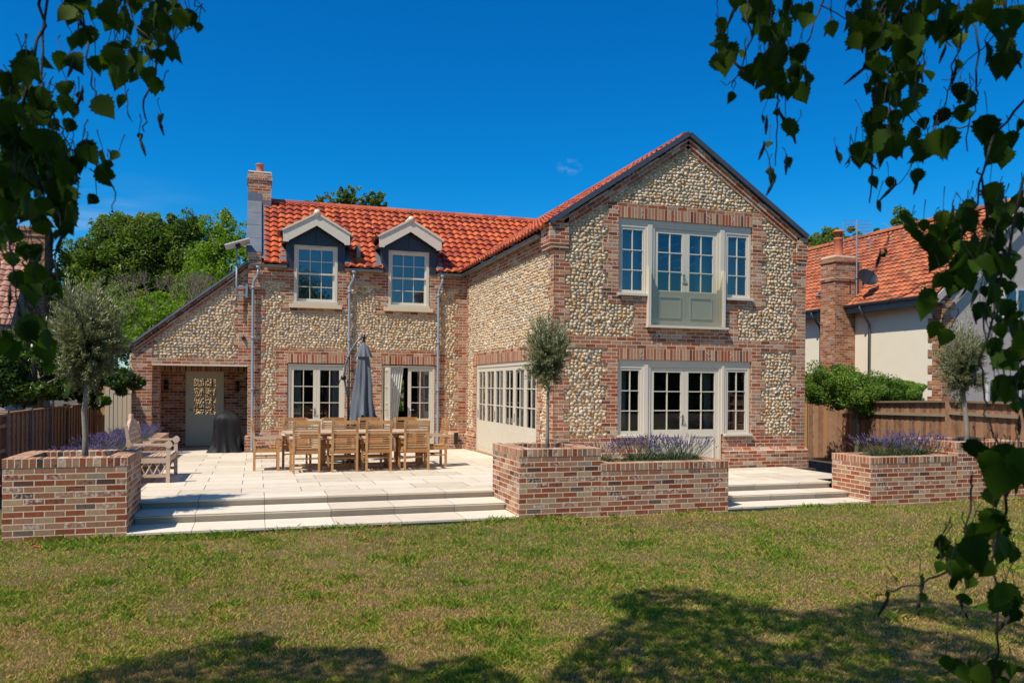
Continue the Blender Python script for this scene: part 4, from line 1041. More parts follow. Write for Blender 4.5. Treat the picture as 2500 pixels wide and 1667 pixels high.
def fold(t, j, z):
    k = min(1, (2.62-z)/.5); return 1+k*(.20*math.cos(8*t+.9*math.sin(z*2.1))+.12*math.cos(5*t+1.3+z*1.3)+.05*math.cos(17*t+z*3))
prof = [(.03, 2.64), (.05, 2.60), (.08, 2.52), (.105, 2.40), (.128, 2.2), (.152, 1.9), (.178, 1.6), (.208, 1.3), (.24, 1.02), (.26, .90)]
cn = MB(); cn.lathe(prof, (.37, 0, 0), 72, fold)
n0 = len(cn.v)
for i in range(n0-72, n0):       # scalloped hem hanging in points
    x, y, z = cn.v[i]; t = math.atan2(y, x-.37); cn.v[i] = (x, y, z+.10*math.cos(4*t+.6)-.05*math.cos(9*t))
cn.lathe([(.20, 1.0), (.16, .78), (.10, .66), (.04, .60)], (.40, 0, 0), 48, lambda t, j, z: 1+.25*math.cos(6*t)); 
cn.lathe([(.03, 2.655), (.10, 2.56), (.165, 2.36), (.172, 2.33)], (.37, 0, 0), 48, lambda t, j, z: 1+.13*math.cos(8*t+.3)*(j/2))
cn.build('canopy', 'canvas', ub, True)
# covered barbecue
bq = empty('covered_barbecue', (-6.22, 6.95, pt(6.9)), 0, 'barbecue under a crumpled black weather cover beside the porch door', 'barbecue')
nn = 120; pr = [(.40, .0), (.37, .05), (.335, .15), (.32, .3), (.315, .5), (.32, .68), (.335, .80), (.31, .88), (.24, .96), (.14, 1.02), (.05, 1.045), (0, 1.05)]
def fb(t, j, z):
    sq = 1/max(abs(math.cos(t))**6+abs((math.sin(t)*1.12))**6, .1)**.1667
    k = max(0, 1-z/1.0); return sq*(.96+k*.17*abs(math.sin(3.5*t+1.8*math.sin(z*3.4)+1))**2+.05*math.sin(2*t+z*5)+.07*k*math.sin(11*t+z*4)+.03*math.sin(4*t+z*9)+.012*math.sin(23*t+z*14)*k)
m = MB(); m.lathe(pr, n=nn, fold=fb); m.build('cover', 'cover', bq, True)
m = MB(); m.box(-.3, .3, -.25, .25, .02, .6); m.build('trolley', 'black', bq)
# ------------------------------------------------------------------ small fittings on the house
def wall_lamp(x, z, label):
    t = empty('wall_lamp', (x, PY, z), 0, label, 'lamp', 'black porch wall lamps')
    m = MB(); m.box(-.05, .05, -.02, 0, -.12, .12); m.build('bracket', 'black', t)
    m = MB(); m.lathe([(.0, -.14), (.055, -.14), (.055, -.07), (.045, -.07), (.045, -.1), (0, -.1)], (0, -.08, 0), 14); m.lathe([(0, .08), (.045, .08), (.055, .07), (.055, .14), (0, .15)], (0, -.08, 0), 14)
    for k in range(4): a = k*math.pi/2+.7; m.tube([(.05*math.cos(a), -.08+.05*math.sin(a), -.08), (.05*math.cos(a), -.08+.05*math.sin(a), .08)], .006, 5)
    m.build('lamp_body', 'black', t, True); m = MB(); m.tube([(0, -.08, -.1), (0, -.08, .08)], .025, 8); m.build('glass_tube', 'clear', t)
wall_lamp(-7.83, 1.72, 'small black wall lamp left of the porch door'); wall_lamp(-6.02, 1.70, 'small black wall lamp right of the porch door')
c = empty('security_camera', (-5.85, LY, 2.95), 0, 'small black dome camera on the brick beside the left downpipe', 'camera')
m = MB(); m.tube([(0, 0, 0), (0, -.04, 0)], .05, 14); m.build('mount', 'black', c); m = MB(); m.lathe([(0, -.05), (.035, -.035), (.05, 0), (.035, .035), (0, .05)], (0, -.075, 0), 14); m.build('lens_dome', 'blackpl', c, True)
c = empty('flood_light', (-.30, L-.06, .32), 0, 'small black box light low on the wall beside the folding doors', 'light')
m = MB(); m.box(-.045, .045, -.08, 0, -.16, .16); m.box(-.055, .055, -.09, -.08, .12, .17); m.build('housing', 'black', c)
# flat satellite panel on its pole
sp_ = empty('satellite_dish', (-6.02, LY-.12, 4.2), 0, 'flat white satellite panel tilted on a grey pole by the left corner', 'satellite dish')
m = MB(); m.tube([(0, 0, -.5), (0, 0, .62)], .024, 10); m.tube([(0, 0, .62), (0, 0, 1.02)], .02, 10); m.build('pole', 'zinc', sp_, True)
m = MB(); m.box(-.02, .27, -.03, .0, .0, .04); m.box(-.02, .27, -.03, .0, -.2, -.16); m.box(.22, .27, -.04, .12, -.24, .1); m.build('bracket', 'zinc', sp_)
T = Matrix.Translation((.02, 0, 1.10)) @ Matrix.Rotation(R(-19), 4, 'Y') @ Matrix.Rotation(R(-9), 4, 'X')
m = MB(); m.box(-.31, .31, -.20, .20, 0, .03, T=T); m.build('panel', 'white', sp_); m = MB(); m.box(-.06, .06, -.06, .06, -.10, 0, T=T); m.build('mount', 'black', sp_)
# ------------------------------------------------------------------ fences
def board_fence(name, a, b, h0, h1, label, mat='fence', group=None, bw=.125, postm='fence', side=1, posts=None, rails=(.18, .5, .86), zb0=None):
    a, b = Vector((*a, 0)), Vector((*b, 0)); d = (b-a); Ln = d.length; d.normalize(); n = Vector((d.y, -d.x, 0))*side
    T = Matrix.Identity(4)
    for i in range(3): T[i][0] = d[i]; T[i][1] = -n[i]; T[i][2] = UP[i]
    t = empty(name, a+UP*LZ, 0, label, 'fence', group); T.translation = Vector((0, 0, 0)); m = MB(); k = int(Ln/bw)
    zt = lambda x: h0+(h1-h0)*x/Ln-LZ; bo = (zb0-LZ) if zb0 is not None else 0
    for i in range(k):
        x = i*Ln/k; m.box(x+.002, x+Ln/k-.004, .0+.006*(i % 2), .018+.006*(i % 2), bo, zt(x)-.0, T=T)
    m.build('boards', mat, t)
    m = MB(); H = zt(0)-bo
    for f in rails:
        m.prism([(0, bo+H*f-.035), (Ln, bo+(zt(Ln)-bo)*f-.035), (Ln, bo+(zt(Ln)-bo)*f+.035), (0, bo+H*f+.035)], -.05, -.003, T=T)
    m.prism([(0, zt(0)), (Ln, zt(Ln)), (Ln, zt(Ln)+.045), (0, zt(0)+.045)], -.06, .045, T=T)
    m.build('rail', 'fencegrey' if mat == 'fence' else mat, t)
    for p in (posts if posts is not None else [0, Ln]):
        m = MB(); m.box(p-.06, p+.06, -.07, .06, bo-.1, zt(p)+.07, T=T); m.prism([(p-.065, zt(p)+.07), (p+.065, zt(p)+.07), (p, zt(p)+.10)], -.075, .065, T=T); m.build('post', postm, t)
    return t
RF = [((8.10, -6.2), (8.24, -3.24), 1.52, 1.52), ((8.24, -3.24), (8.92, -.94), 1.50, 1.50), ((8.92, -.94), (10.41, 4.25), 1.495, 1.367)]
board_fence('timber_fence', *RF[0], 'weathered board fence panel at the far right edge', group='right boundary fence', posts=[0], side=-1)
board_fence('timber_fence', *RF[1], 'board fence panel behind the right olive tree, dappled with shadow', group='right boundary fence', posts=[0], side=-1)
board_fence('timber_fence', *RF[2], 'long brown board fence under the overhanging shrub', group='right boundary fence', posts=[.06], side=-1, mat='fence', zb0=-.5)
board_fence('timber_fence', (9.2, 5.0), (10.5, 4.35), 1.38, 1.37, 'dark shaded fence section beside the house corner', group='right boundary fence', postm='postnew', posts=[.42], side=-1, zb0=-.6)
# left boundary: waney-lap panels between dark posts
def lap_panel(y0, y1, i):
    t = empty('fence_panel', (-10.1, y0, LZ), 0, ['nearest', 'second', 'third', 'fourth', 'fifth', 'sixth'][i]+' overlapping-board fence panel from the front on the left boundary', 'fence', 'lap fence panels on the left boundary')
    Ln = y1-y0; m = MB(); n = 9; H = 1.28
    for k in range(n):
        z = .05+k*H/n; m.prism([(0, z), (.03, z), (.012, z+H/n+.02), (0, z+H/n+.02)], .05, Ln-.05)
    m.build('boards', 'fencegrey', t)
    m = MB()
    for k in range(6): y = .07+(Ln-.14)*k/5; m.box(.03, .05, y-.02, y+.02, .03, H+.05)
    m.box(-.02, .06, .04, Ln-.04, H+.05, H+.08); m.build('batten', 'fence', t)
    m = MB(); m.box(-.05, .075, -.05, .05, 0, H+.12); m.build('post', 'fascia', t)
ys = [2.83, 4.55, 6.29, 8.03, 9.8, 11.6]
for i in range(5): lap_panel(ys[i], ys[i+1], i)
board_fence('timber_fence', (-10.1, -3.5), (-10.1, 2.8), 1.12, 1.12, 'upright slatted fence at the far left edge', mat='fence', bw=.09, side=1)
board_fence('timber_fence', (-10.1, 11.6), (-8.0, 11.6), 1.85, 1.85, 'tall light brown board fence beyond the side gate', mat='postnew', bw=.12, side=1, rails=(.5,))
gt = empty('side_gate', (-9.2, 8.6, LZ), 0, 'pale painted side gate beside the porch pier', 'gate')
m = MB(); m.box(0, .78, 0, .05, .05, 1.75); 
for k in range(6): m.box(.10+k*.11, .195+k*.11, -.012, 0, .12, 1.66)
m.box(0, .78, -.02, -.013, 1.66, 1.75); m.box(0, .095, -.021, 0, .05, 1.66); m.build('gate_leaf', 'paint', gt); m = MB(); m.box(-.1, 0, -.03, .07, 0, 1.82); m.build('gate_post', 'paint', gt)
# flint wall of the yard seen through the porch door
yw = empty('yard_wall', (-9, 10.6, 0), 0, 'sunlit flint wall seen through the glass of the porch door', 'wall'); m = MB(); m.box(0, 3.2, 0, .3, -.1, 2.6); m.build('wall', 'mortar', yw)
o = cobbles('flintwork', (0, 0, 0), (1, 0, 0), (0, -1, 0), 0, 3.2, .75, 2.6, lambda u, v: .0 < u < 3.2 and .75 < v < 2.6, yw, .06, .05, .004, 1.1)
m = MB(); m.box(0, 3.2, -.02, 0, -.1, .72); m.build('brickwork', 'brick', yw)
# ------------------------------------------------------------------ neighbour on the right
nb = empty('house', (13, 3.27, 0), 0, 'cream rendered neighbouring cottage with orange tiled roof behind the right fence', 'house')
I = Matrix.Translation((-13, -3.27, 0))
def nbuild(m, name, mat, parent=None, smooth=False):
    o = m.build(name, mat, parent or nb, smooth)
    if parent is None: o.matrix_parent_inverse = I
    return o
NE = 4.42
m = MB(); m.box(13, 13.3, 3.27, 21, -.5, NE); nbuild(m, 'wall', 'render_wall')
m = MB(); m.box(13.3, 19, 3.27, 3.5, -.5, NE); m.prism([(13, NE), (19, NE), (16, NE+2.62)], 3.27, 3.5); nbuild(m, 'wall', 'render_shade')['label'] = 'gable end with its shade painted in grey'
qw = Wall((13, 21, 0), (0, -1, 0), (-1, 0, 0), 17.7, NE); m = MB()
for k in range(0, 59):
    w = .34 if (k//3) % 2 else .5; z = k*.075
    m.box(12.975, 13.2, 3.245, 3.27+w, z, z+.075, skip='td'); m.box(13.2, 13.0+.28 if (k//3) % 2 else 13.42, 3.2452, 3.27, z, z+.075, skip='td')
nbuild(m, 'quoin', 'nbrick')
m = MB(); m.box(12.66, 13, 3.2, 21, NE-.20, NE-.14); m.box(12.62, 12.66, 3.15, 21, NE-.22, NE+.02); nbuild(m, 'soffit', 'fascia')
gN = gutter((12.56, 3.2, NE+.03), (12.56, 21, NE+.03), .07, 'gutter', 'fascia', nb); gN.matrix_parent_inverse = I
sN = .885
pn = pantiles('roof', (12.6, 21, NE-.0), (0, -1, 0), (1, 0, sN), 17.9, math.hypot(3.4, 3.4*sN), nb, 'tileold', tw=.21, gg=.235, amp=.03, step=.035, spw=6); pn.matrix_parent_inverse = I
pn2 = pantiles('roof', (19.4, 3.1, NE), (0, 1, 0), (-1, 0, sN), 17.9, math.hypot(3.4, 3.4*sN), nb, 'tileold', tw=.25, gg=.30, spw=3); pn2.matrix_parent_inverse = I
rN = ridge('ridge_tiles', (16, 3.1, NE+3.4*sN-.04), (16, 21, NE+3.4*sN-.04), .14, 40, nb, 'tileold'); rN.matrix_parent_inverse = I
m = MB()
for sg in (-1, 1): rake(16+sg*3.5, NE-.1, 16, NE-.1+3.5*sN, -.16, .18, 3.02, 3.06, m)
nbuild(m, 'bargeboard', 'render_shade')
def ndp(y):
    m = MB(); m.tube([(12.56, y, NE), (12.56, y, NE-.12), (12.6, y, NE-.2), (12.86, y, NE-.5), (12.93, y, NE-.62), (12.93, y, 0)], .038, 10); nbuild(m, 'downpipe', 'zincdark', None, True)
ndp(6.05); ndp(8.35)
# external chimney stack
nc = MB(); x0, x1, y0, y1 = 12.2, 12.98, 6.75, 7.45
nc.box(x0, x1, y0, y1, -.5, 6.02); nc.box(x0-.03, x1+.03, y0-.03, y1+.03, 5.25, 5.33); nc.box(x0-.035, x1+.035, y0-.035, y1+.035, 5.86, 6.02); nc.box(x0+.02, x1+.3, y0+.02, y1-.02, 4.2, 5.9)
nco = nbuild(nc, 'chimney', 'nbrick')
def sub(m, name, mat, smooth=True): return m.build(name, mat, nco, smooth)
m = MB(); m.box(x0-.0, x1, y0, y1, 6.02, 6.07); m.box(x0-.04, x1+.04, y0-.04, y1+.04, 5.33, 5.345); sub(m, 'flaunching', 'render_wall', False)
cxp, cyp = 12.6, 7.1
m = MB(); m.lathe([(0, 6.0), (.17, 6.0), (.17, 6.1), (.15, 6.15), (.135, 6.62), (.15, 6.64), (.15, 6.70), (.1, 6.70)], (cxp, cyp, 0), 20)
for k in range(6): a = k*math.pi/3; m.tube([(cxp+.12*math.cos(a), cyp+.12*math.sin(a), 6.7), (cxp+.12*math.cos(a), cyp+.12*math.sin(a), 6.88)], .012, 5)
m.lathe([(0, 6.87), (.19, 6.88), (.19, 6.90), (.12, 6.96), (0, 6.98)], (cxp, cyp, 0), 20); sub(m, 'chimney_pot', 'pot')
# windows of the neighbour
m = MB(); m.box(12.96, 13.02, 4.62, 5.6, 1.2, 2.05); m.box(12.94, 12.96, 4.62, 5.6, 1.98, 2.05); nw = nbuild(m, 'window', 'fascia')
m = MB(); m.box(12.935, 12.955, 4.68, 5.54, 1.25, 1.92); sub2 = m.build('pane', 'glass', nw)
m = MB(); m.box(15.2, 16.6, 3.22, 3.3, 3.9, 4.75); 
for x in (15.2, 15.66, 16.12, 16.54): m.box(x, x+.06, 3.19, 3.22, 3.9, 4.75)
m.box(15.1, 16.7, 3.15, 3.27, 3.82, 3.9); nw = nbuild(m, 'window', 'white'); m = MB(); m.box(15.27, 16.53, 3.205, 3.215, 3.95, 4.7); m.build('pane', 'glass', nw)
m = MB(); m.box(14.6, 16.4, 3.22, 3.3, 0, 2.1)
for x in (14.6, 15.2, 15.8, 16.34): m.box(x, x+.07, 3.19, 3.22, 0, 2.1)
nw = nbuild(m, 'door', 'white'); m = MB(); m.box(14.68, 16.33, 3.205, 3.215, .1, 2.0); m.build('pane', 'glass', nw)
# roof window
xr = 13.35
Tr = Matrix.Translation((12.6, 8.1, NE)) @ Matrix.Rotation(math.atan(-sN), 4, 'Y')
m = MB(); m.box(.75, 1.85, 0, .75, .04, .11, T=Tr); rw = nbuild(m, 'roof_window', 'fascia'); m = MB(); m.box(.82, 1.78, .06, .69, .112, .116, T=Tr); m.build('pane', 'glass', rw)
# aerial and dish on the chimney
ae = empty('television_aerial', (12.99, 6.7, 4.9), 0, 'silver grid television aerial on a mast beside the neighbour\'s chimney', 'aerial')
m = MB(); m.tube([(0, 0, -.6), (0, 0, 2.35)], .022, 8); m.build('mast', 'zinc', ae)
m = MB()
for dz in (0, -.48):
    for k in range(4): m.tube([(-.42, 0, 2.30+dz-k*.11), (.42, 0, 2.30+dz-k*.11)], .011, 5)
    for x in (-.42, 0, .42): m.tube([(x, 0, 2.30+dz), (x, 0, 1.97+dz)], .011, 5)
m.build('reflector_grid', 'silver', ae); ae.rotation_euler.z = -.35
ds = empty('satellite_dish', tuple(at(2110, 690, 25.3)), 0, 'dark oval satellite dish mounted beside the neighbour\'s chimney', 'satellite dish')
m = MB(); Td = Matrix.Translation((.09, 0, .14)) @ Matrix.Rotation(R(-8), 4, 'Z') @ Matrix.Rotation(R(66), 4, 'X') @ Matrix.Rotation(R(-18), 4, 'Z')
rings = []
for j in range(6):
    r_ = j/5; rings.append([(r_*.33*math.cos(t), r_*.29*math.sin(t), .08*r_*r_) for t in [2*math.pi*k/24 for k in range(24)]])
for j in range(5):
    for k in range(24): m.face([Td @ Vector(rings[j][k]), Td @ Vector(rings[j][(k+1) % 24]), Td @ Vector(rings[j+1][(k+1) % 24]), Td @ Vector(rings[j+1][k])])
m.build('reflector', 'blackpl', ds, True); m = MB(); m.tube([Td @ Vector((0, -.26, .06)), Td @ Vector((0, -.05, .36))], .012, 6); m.tube([Td @ Vector((0, -.06, .34)), Td @ Vector((0, .0, .38))], .028, 8); m.tube([(.09, 0, .14), (-.18, .12, .12), (-.28, .3, .12), (-.28, .3, -.35)], .02, 8); m.build('arm', 'black', ds)
# ------------------------------------------------------------------ neighbour on the left
hb = empty('house', (-16, 25.4, 0), 0, 'white cottage with pink clay roof glimpsed behind birch leaves at the left edge', 'house'); I2 = Matrix.Translation((16, -25.4, 0))
def hbuild(m, name, mat, smooth=False): o = m.build(name, mat, hb, smooth); o.matrix_parent_inverse = I2; return o
m = MB(); m.box(-30, -16, 25.6, 33, -.5, 4.2); m.prism([(25.6, 4.2), (33, 4.2), (29.3, 8.4)], -30, -16.02, axis='x'); hbuild(m, 'wall', 'render_shade')
o = pantiles('roof', (-30, 25.3, 4.25), (1, 0, 0), (0, 1, 1.12), 14.25, math.hypot(4.0, 4.48), hb, 'tilepink', tw=.3, gg=.36, amp=.045); o.matrix_parent_inverse = I2
o = ridge('ridge_tiles', (-30, 29.3, 8.7), (-15.75, 29.3, 8.7), .16, 30, hb, 'tilepink'); o.matrix_parent_inverse = I2
m = MB(); m.box(-16.2, -15.2, 28.6, 30.2, 0, 8.9); m.box(-16.24, -15.16, 28.56, 30.24, 8.7, 8.95); m.box(-16.28, -15.12, 28.52, 30.28, 8.95, 9.15); hbuild(m, 'chimney', 'nbrick')
# ------------------------------------------------------------------ vegetation
MT['leaf_dark'] = leafmat('tree_leaves', [(0, (.04, .07, .010)), (.5, (.115, .18, .022)), (.85, (.19, .26, .035)), (1, (.28, .21, .05))], .5)
MT['leaf_bright'] = leafmat('bright_leaves', [(0, (.09, .15, .01)), (.5, (.18, .29, .018)), (1, (.27, .40, .03))], .5)
MT['leaf_olive'] = leafmat('olive_leaves', [(0, (.08, .09, .035)), (.4, (.18, .19, .09)), (.75, (.32, .32, .19)), (1, (.52, .51, .36))], .25, .45)
MT['leaf_laurel'] = leafmat('laurel_leaves', [(0, (.02, .04, .008)), (.6, (.05, .10, .012)), (1, (.11, .18, .02))], .3, .35, .5)
MT['leaf_fine'] = leafmat('fine_leaves', [(0, (.05, .10, .012)), (.5, (.12, .22, .02)), (1, (.24, .36, .05))], .4)
MT['leaf_birch'] = leafmat('birch_leaves', [(0, (.016, .036, .005)), (.5, (.034, .075, .007)), (1, (.085, .13, .012))], .36, .6, .07)
MT['lavleaf'] = leafmat('lavender_leaves', [(0, (.05, .09, .035)), (.5, (.10, .16, .07)), (1, (.18, .24, .13))], .2)
MT['lavflower'] = leafmat('lavender_flowers', [(0, (.045, .03, .10)), (.5, (.09, .06, .19)), (1, (.18, .13, .28))], .15)
MT['grassblade'] = leafmat('grass_blades', [(0, (.47, .27, .14)), (.26, (.47, .315, .12)), (.46, (.37, .32, .06)), (.72, (.27, .30, .04)), (1, (.14, .24, .022))], .3, .6, .25)
MT['twig'] = plain('dry_twigs', (.20, .15, .11), .9, 0, .2)
def leaves(name, C, size, mat, parent, col, aspect=.5, D=None, spread=1.0):
    """one diamond leaf per centre; D = preferred direction"""
    n = len(C); size = np.broadcast_to(size, n)
    d = rng.normal(size=(n, 3)); d /= np.linalg.norm(d, axis=1)[:, None]
    if D is not None: d = D+d*spread; d /= np.linalg.norm(d, axis=1)[:, None]
    e = rng.normal(size=(n, 3)); w = np.cross(d, e); w /= np.linalg.norm(w, axis=1)[:, None]+1e-9
    nn = np.cross(d, w)
    a = C-d*size[:, None]*.5; b = C+d*size[:, None]*.5; m = C-d*size[:, None]*.05+nn*size[:, None]*.06
    V = np.stack([a, m+w*(size*aspect*.5)[:, None], b, m-w*(size*aspect*.5)[:, None]], 1).reshape(-1, 3)
    return npmesh(name, V, np.arange(4*n).reshape(n, 4), mat, parent, np.repeat(np.clip(col, 0, 1), 4))
def clumpcloud(c, rad, nclump, nleaf, rc=.22, fill=.55, flat=1.0, seedcol=.5):
    """leaf centres gathered in clumps through an ellipsoid, denser near the outside"""
    c, rad = np.array(c, float), np.array(rad, float)
    u = rng.normal(size=(nclump, 3)); u /= np.linalg.norm(u, axis=1)[:, None]
    r = rng.uniform(fill, 1.0, nclump)**.7; cc = u*r[:, None]*rng.uniform(.86, 1.08, nclump)[:, None]
    k = rng.integers(0, nclump, nleaf); v = rng.normal(size=(nleaf, 3)); v /= np.linalg.norm(v, axis=1)[:, None]
    rr = rc*rng.uniform(.35, 1.0, nleaf)**.6*(rng.uniform(.6, 1.3, nclump)[k])
    P = c+(cc[k]+v*rr[:, None]*np.array((1, 1, flat)))*rad
    tone = rng.normal(0, .17, nclump)[k]+rng.normal(seedcol, .16, nleaf)
    return P, tone, v
def tree(name, cx, cy, d, rx, ry, label, mat='leaf_dark', n=16000, ls=.16, nc=70, cat='tree', rc=.22, fill=.5, group=None, asp=.6, tone=.5, zmul=1.0, lumps=None):
    """tree whose crown centre is seen at photo pixel cx,cy at distance d"""
    ctr = at(cx, cy, d); R1, R2 = rx/F*d, ry/F*d
    t = empty(name, (ctr.x, ctr.y, LZ), 0, label, cat, group); c = Vector((0, 0, ctr.z-LZ))
    Ps, Ts = [], []
    for (dx, dz, a, b) in (lumps or [(0, 0, 1, 1)]):
        P, T_, _ = clumpcloud((c.x+dx*R1*c_, c.y-dx*R1*s_, c.z+dz*R2), (R1*a, R1*a*.9, R2*b), max(8, int(nc*a*b)), int(n*a*b), rc, fill, seedcol=tone); Ps.append(P); Ts.append(T_)
    P = np.vstack(Ps); T_ = np.concatenate(Ts); ok = P[:, 2] > .05
    leaves('crown', P[ok], ls*rng.uniform(.7, 1.25, ok.sum()), mat, t, T_[ok], asp)
    m = MB(); H = c.z; r0 = max(.06, R1*.045)
    m.tube([(0, 0, -.3), (.03*H, 0, H*.4), (0, .02*H, H*.8), (0, 0, H+R2*.5)], [r0*1.4, r0, r0*.7, r0*.3], 8)
    for k in range(9):
        a = k*2.4; zz = H-R2*.5+R2*.12*k; m.tube([(0, 0, zz-R2*.2), (R1*.4*math.cos(a), R1*.4*math.sin(a), zz+R2*.1), (R1*.8*math.cos(a), R1*.8*math.sin(a), zz+R2*.4)], [r0*.5, r0*.3, r0*.1], 5)
    m.build('trunk', 'bark', t, True); return t
tree('tree', 350, 702, 42, 190, 182, 'large dark green domed tree behind the lean-to', n=60000, ls=.17, nc=260, rc=.15, lumps=[(0, 0, 1, 1), (-.68, -.4, .6, .6), (.5, .10, .62, .85), (-.2, .45, .5, .55), (.15, .5, .55, .5), (.85, -.3, .5, .7)], group='trees behind the house')
tree('tree', 565, 722, 38, 130, 190, 'brighter green tree rising beside the lead chimney parapet', 'leaf_bright', 36000, .15, 190, rc=.16, group='trees behind the house', lumps=[(0, 0, 1, 1), (-.75, -.35, .7, .6)], tone=.42)
tree('tree', 850, 500, 50, 85, 40, 'open-crowned tree showing above the rear roof ridge', n=6000, ls=.15, nc=200, rc=.13, fill=.0, group='trees behind the house', lumps=[(-.75, .05, .45, .7), (0, .3, .5, 1), (.75, .1, .45, .8), (0, -1.3, 1.2, 1)])
tree('tree', 2025, 630, 46, 95, 78, 'dark tree behind the neighbour\'s chimney', n=16000, ls=.17, nc=120, rc=.15, group='trees behind the house')
tree('tree', 2205, 572, 50, 68, 58, 'dark tree top above the neighbour\'s roof ridge', n=7000, ls=.17, nc=90, rc=.16, group='trees behind the house', fill=.2)
tree('shrub', 430, 800, 31, 160, 80, 'light green hedge shrub against the sloping lean-to verge', 'leaf_bright', 20000, .11, 80, 'shrub')
tree('shrub', 280, 770, 36, 95, 90, 'mid green bushy shrub below the domed tree', 'leaf_dark', 14000, .12, 60, 'shrub', tone=.6)
tree('laurel', 95, 915, 19, 150, 90, 'dark glossy laurel hedge overhanging the left fence', 'leaf_laurel', 18000, .13, 70, 'hedge', asp=.4, lumps=[(0, 0, 1, 1), (.95, -.05, .6, .8), (-.8, .2, .7, 1)])
tree('shrub', 120, 830, 24, 110, 60, 'pale leaved shrub behind the laurel at the left', 'leaf_olive', 9000, .12, 40, 'shrub', asp=.4, tone=.4)
tree('shrub', 985, 965, 34, 40, 60, 'green shrub glimpsed through the house by the open french door', 'leaf_bright', 3000, .12, 20, 'shrub')
# bare twiggy shrub
bt = at(415, 700, 29); t = empty('bare_shrub', (bt.x, bt.y, LZ), 0, 'bare brown twiggy shrub in front of the dark tree', 'shrub'); m = MB()
def grow(p, d, ln, r, dep):
    q = p+d*ln; m.tube([p, p+d*ln*.5+Vector(rng.normal(size=3)*ln*.05), q], [r, r*.85, r*.65], 4, False)
    if dep > 0:
        for _ in range(3 if dep > 1 else 4): grow(q, (d+Vector(rng.normal(size=3)*.42)+Vector((0, 0, .12))).normalized(), ln*.72, r*.6, dep-1)
for k in range(3): grow(Vector((k*.5-.5, 0, 2.7)), Vector((rng.normal()*.25, rng.normal()*.2, 1)).normalized(), 1.15, .04, 5)
m.build('branches', 'twig', t)
# shrub over the right fence
tree('climbing_shrub', 2090, 945, 21.5, 110, 52, 'bright green feathery shrub spilling over the right fence', 'leaf_fine', 30000, .055, 110, 'shrub', asp=.5, rc=.3, lumps=[(-.65, .1, .62, 1.0), (.1, -.1, .75, .95), (.85, -.25, .6, .7), (.25, -.95, .45, .55), (-.35, -.7, .35, .45), (1.25, -.1, .3, .4)], tone=.52)
# olives: clear stem and rounded head of narrow grey leaves
def olive(x, y, zs, H, c, rad, label, n=260, tilt=0, trunk_r=.03, low=.0):
    """clear stem; the head is built from several hundred wispy shoots with narrow paired leaves"""
    t = empty('olive_tree', (x, y, zs), 0, label, 'olive tree', 'olive trees in the brick planters')
    c = np.array(c)-np.array((x, y, zs)); rad = np.array(rad); P = []; D = []; T_ = []; m = MB(); top = c[2]-rad[2]*.8
    for i in range(n):
        u = rng.normal(size=3); u /= np.linalg.norm(u); rr = rng.uniform(.55, 1.0)**.6*(1+.22*max(0, rng.normal()))*(1+.16*math.sin(3*math.atan2(u[1], u[0])+2*u[2]))
        e = c+u*rad*rr; s0 = c+u*rad*rng.uniform(.05, .35)-np.array((0, 0, rad[2]*.25*rng.uniform(0, 1))); mid = (s0+e)/2+np.array((0, 0, -.04-.06*abs(u[2])))
        if i % 3 == 0: m.tube([Vector(s0), Vector(mid), Vector(e)], [.005, .003, .0015], 3, False)
        k = rng.integers(40, 64); tt = rng.uniform(.15, 1.0, k)[:, None]
        q = (1-tt)**2*s0+2*tt*(1-tt)*mid+tt**2*e; dd = (mid-s0)*(1-tt)+(e-mid)*tt; dd /= np.linalg.norm(dd, axis=1)[:, None]+1e-9
        P.append(q+rng.normal(0, .018, (k, 3))); D.append(dd*.9+np.array((0, 0, .3))); T_.append(rng.normal(.46+.14*u[2], .18, k)+rng.normal(0, .08))
    P, D, T_ = np.vstack(P), np.vstack(D), np.concatenate(T_)
    leaves('crown', P, .058*rng.uniform(.65, 1.3, len(P)), 'leaf_olive', t, T_, .22, D, .8)
    for k in range(9):
        a = k*2.4; f = rng.uniform(.3, .8); e = Vector(c+np.array((math.cos(a)*rad[0]*f, math.sin(a)*rad[1]*f, rng.uniform(-.3, .7)*rad[2]))); s0 = Vector((c[0]*.9, c[1]*.9, top))
        m.tube([s0, s0.lerp(e, .4)+Vector((rng.normal()*.03, rng.normal()*.03, .05)), s0.lerp(e, .7), e], [.016, .012, .008, .003], 6)
    m.build('branches', 'bark', t)
    m = MB(); pts = [Vector((0, 0, -.15)), Vector((.01, 0, top*.3)), Vector((tilt*.6-.012, .01, top*.6)), Vector((c[0]*.7+.01, c[1]*.7, top*.85)), Vector((c[0]*.9, c[1]*.9, top)), Vector((c[0], c[1], c[2]))]
    m.tube(pts, [trunk_r*1.3, trunk_r*1.02, trunk_r*.95, trunk_r*.9, trunk_r*.95, trunk_r*.4], 10); m.build('trunk', 'bark', t, True)
    return t
OLX = (-7.655, -1.215, 7.01)
p = at(212, 815, 10.5); olive(OLX[0], -3.03, .70, 2, (p.x, p.y, p.z), (.47, .45, .70), 'large silvery olive tree in the left planter', 640, .0, .034)
p = at(1338, 855, 12.5); olive(OLX[1], -2.98, .72, 2, (p.x, p.y, p.z), (.36, .36, .58), 'small lollipop olive tree on a bare stem in the middle planter', 330, .04, .026)
p = at(2350, 880, 14.9); olive(OLX[2], -3.1, .72, 2, (p.x, p.y, p.z), (.46, .44, .74), 'pale olive tree in the right planter against the grey gable', 360, .0, .045)
m = MB(); pc = bpy.data.objects['olive_tree.001']; m.tube([(.03, -.03, 1.02-.0), (.06, -.02, 1.05)], .03, 8)
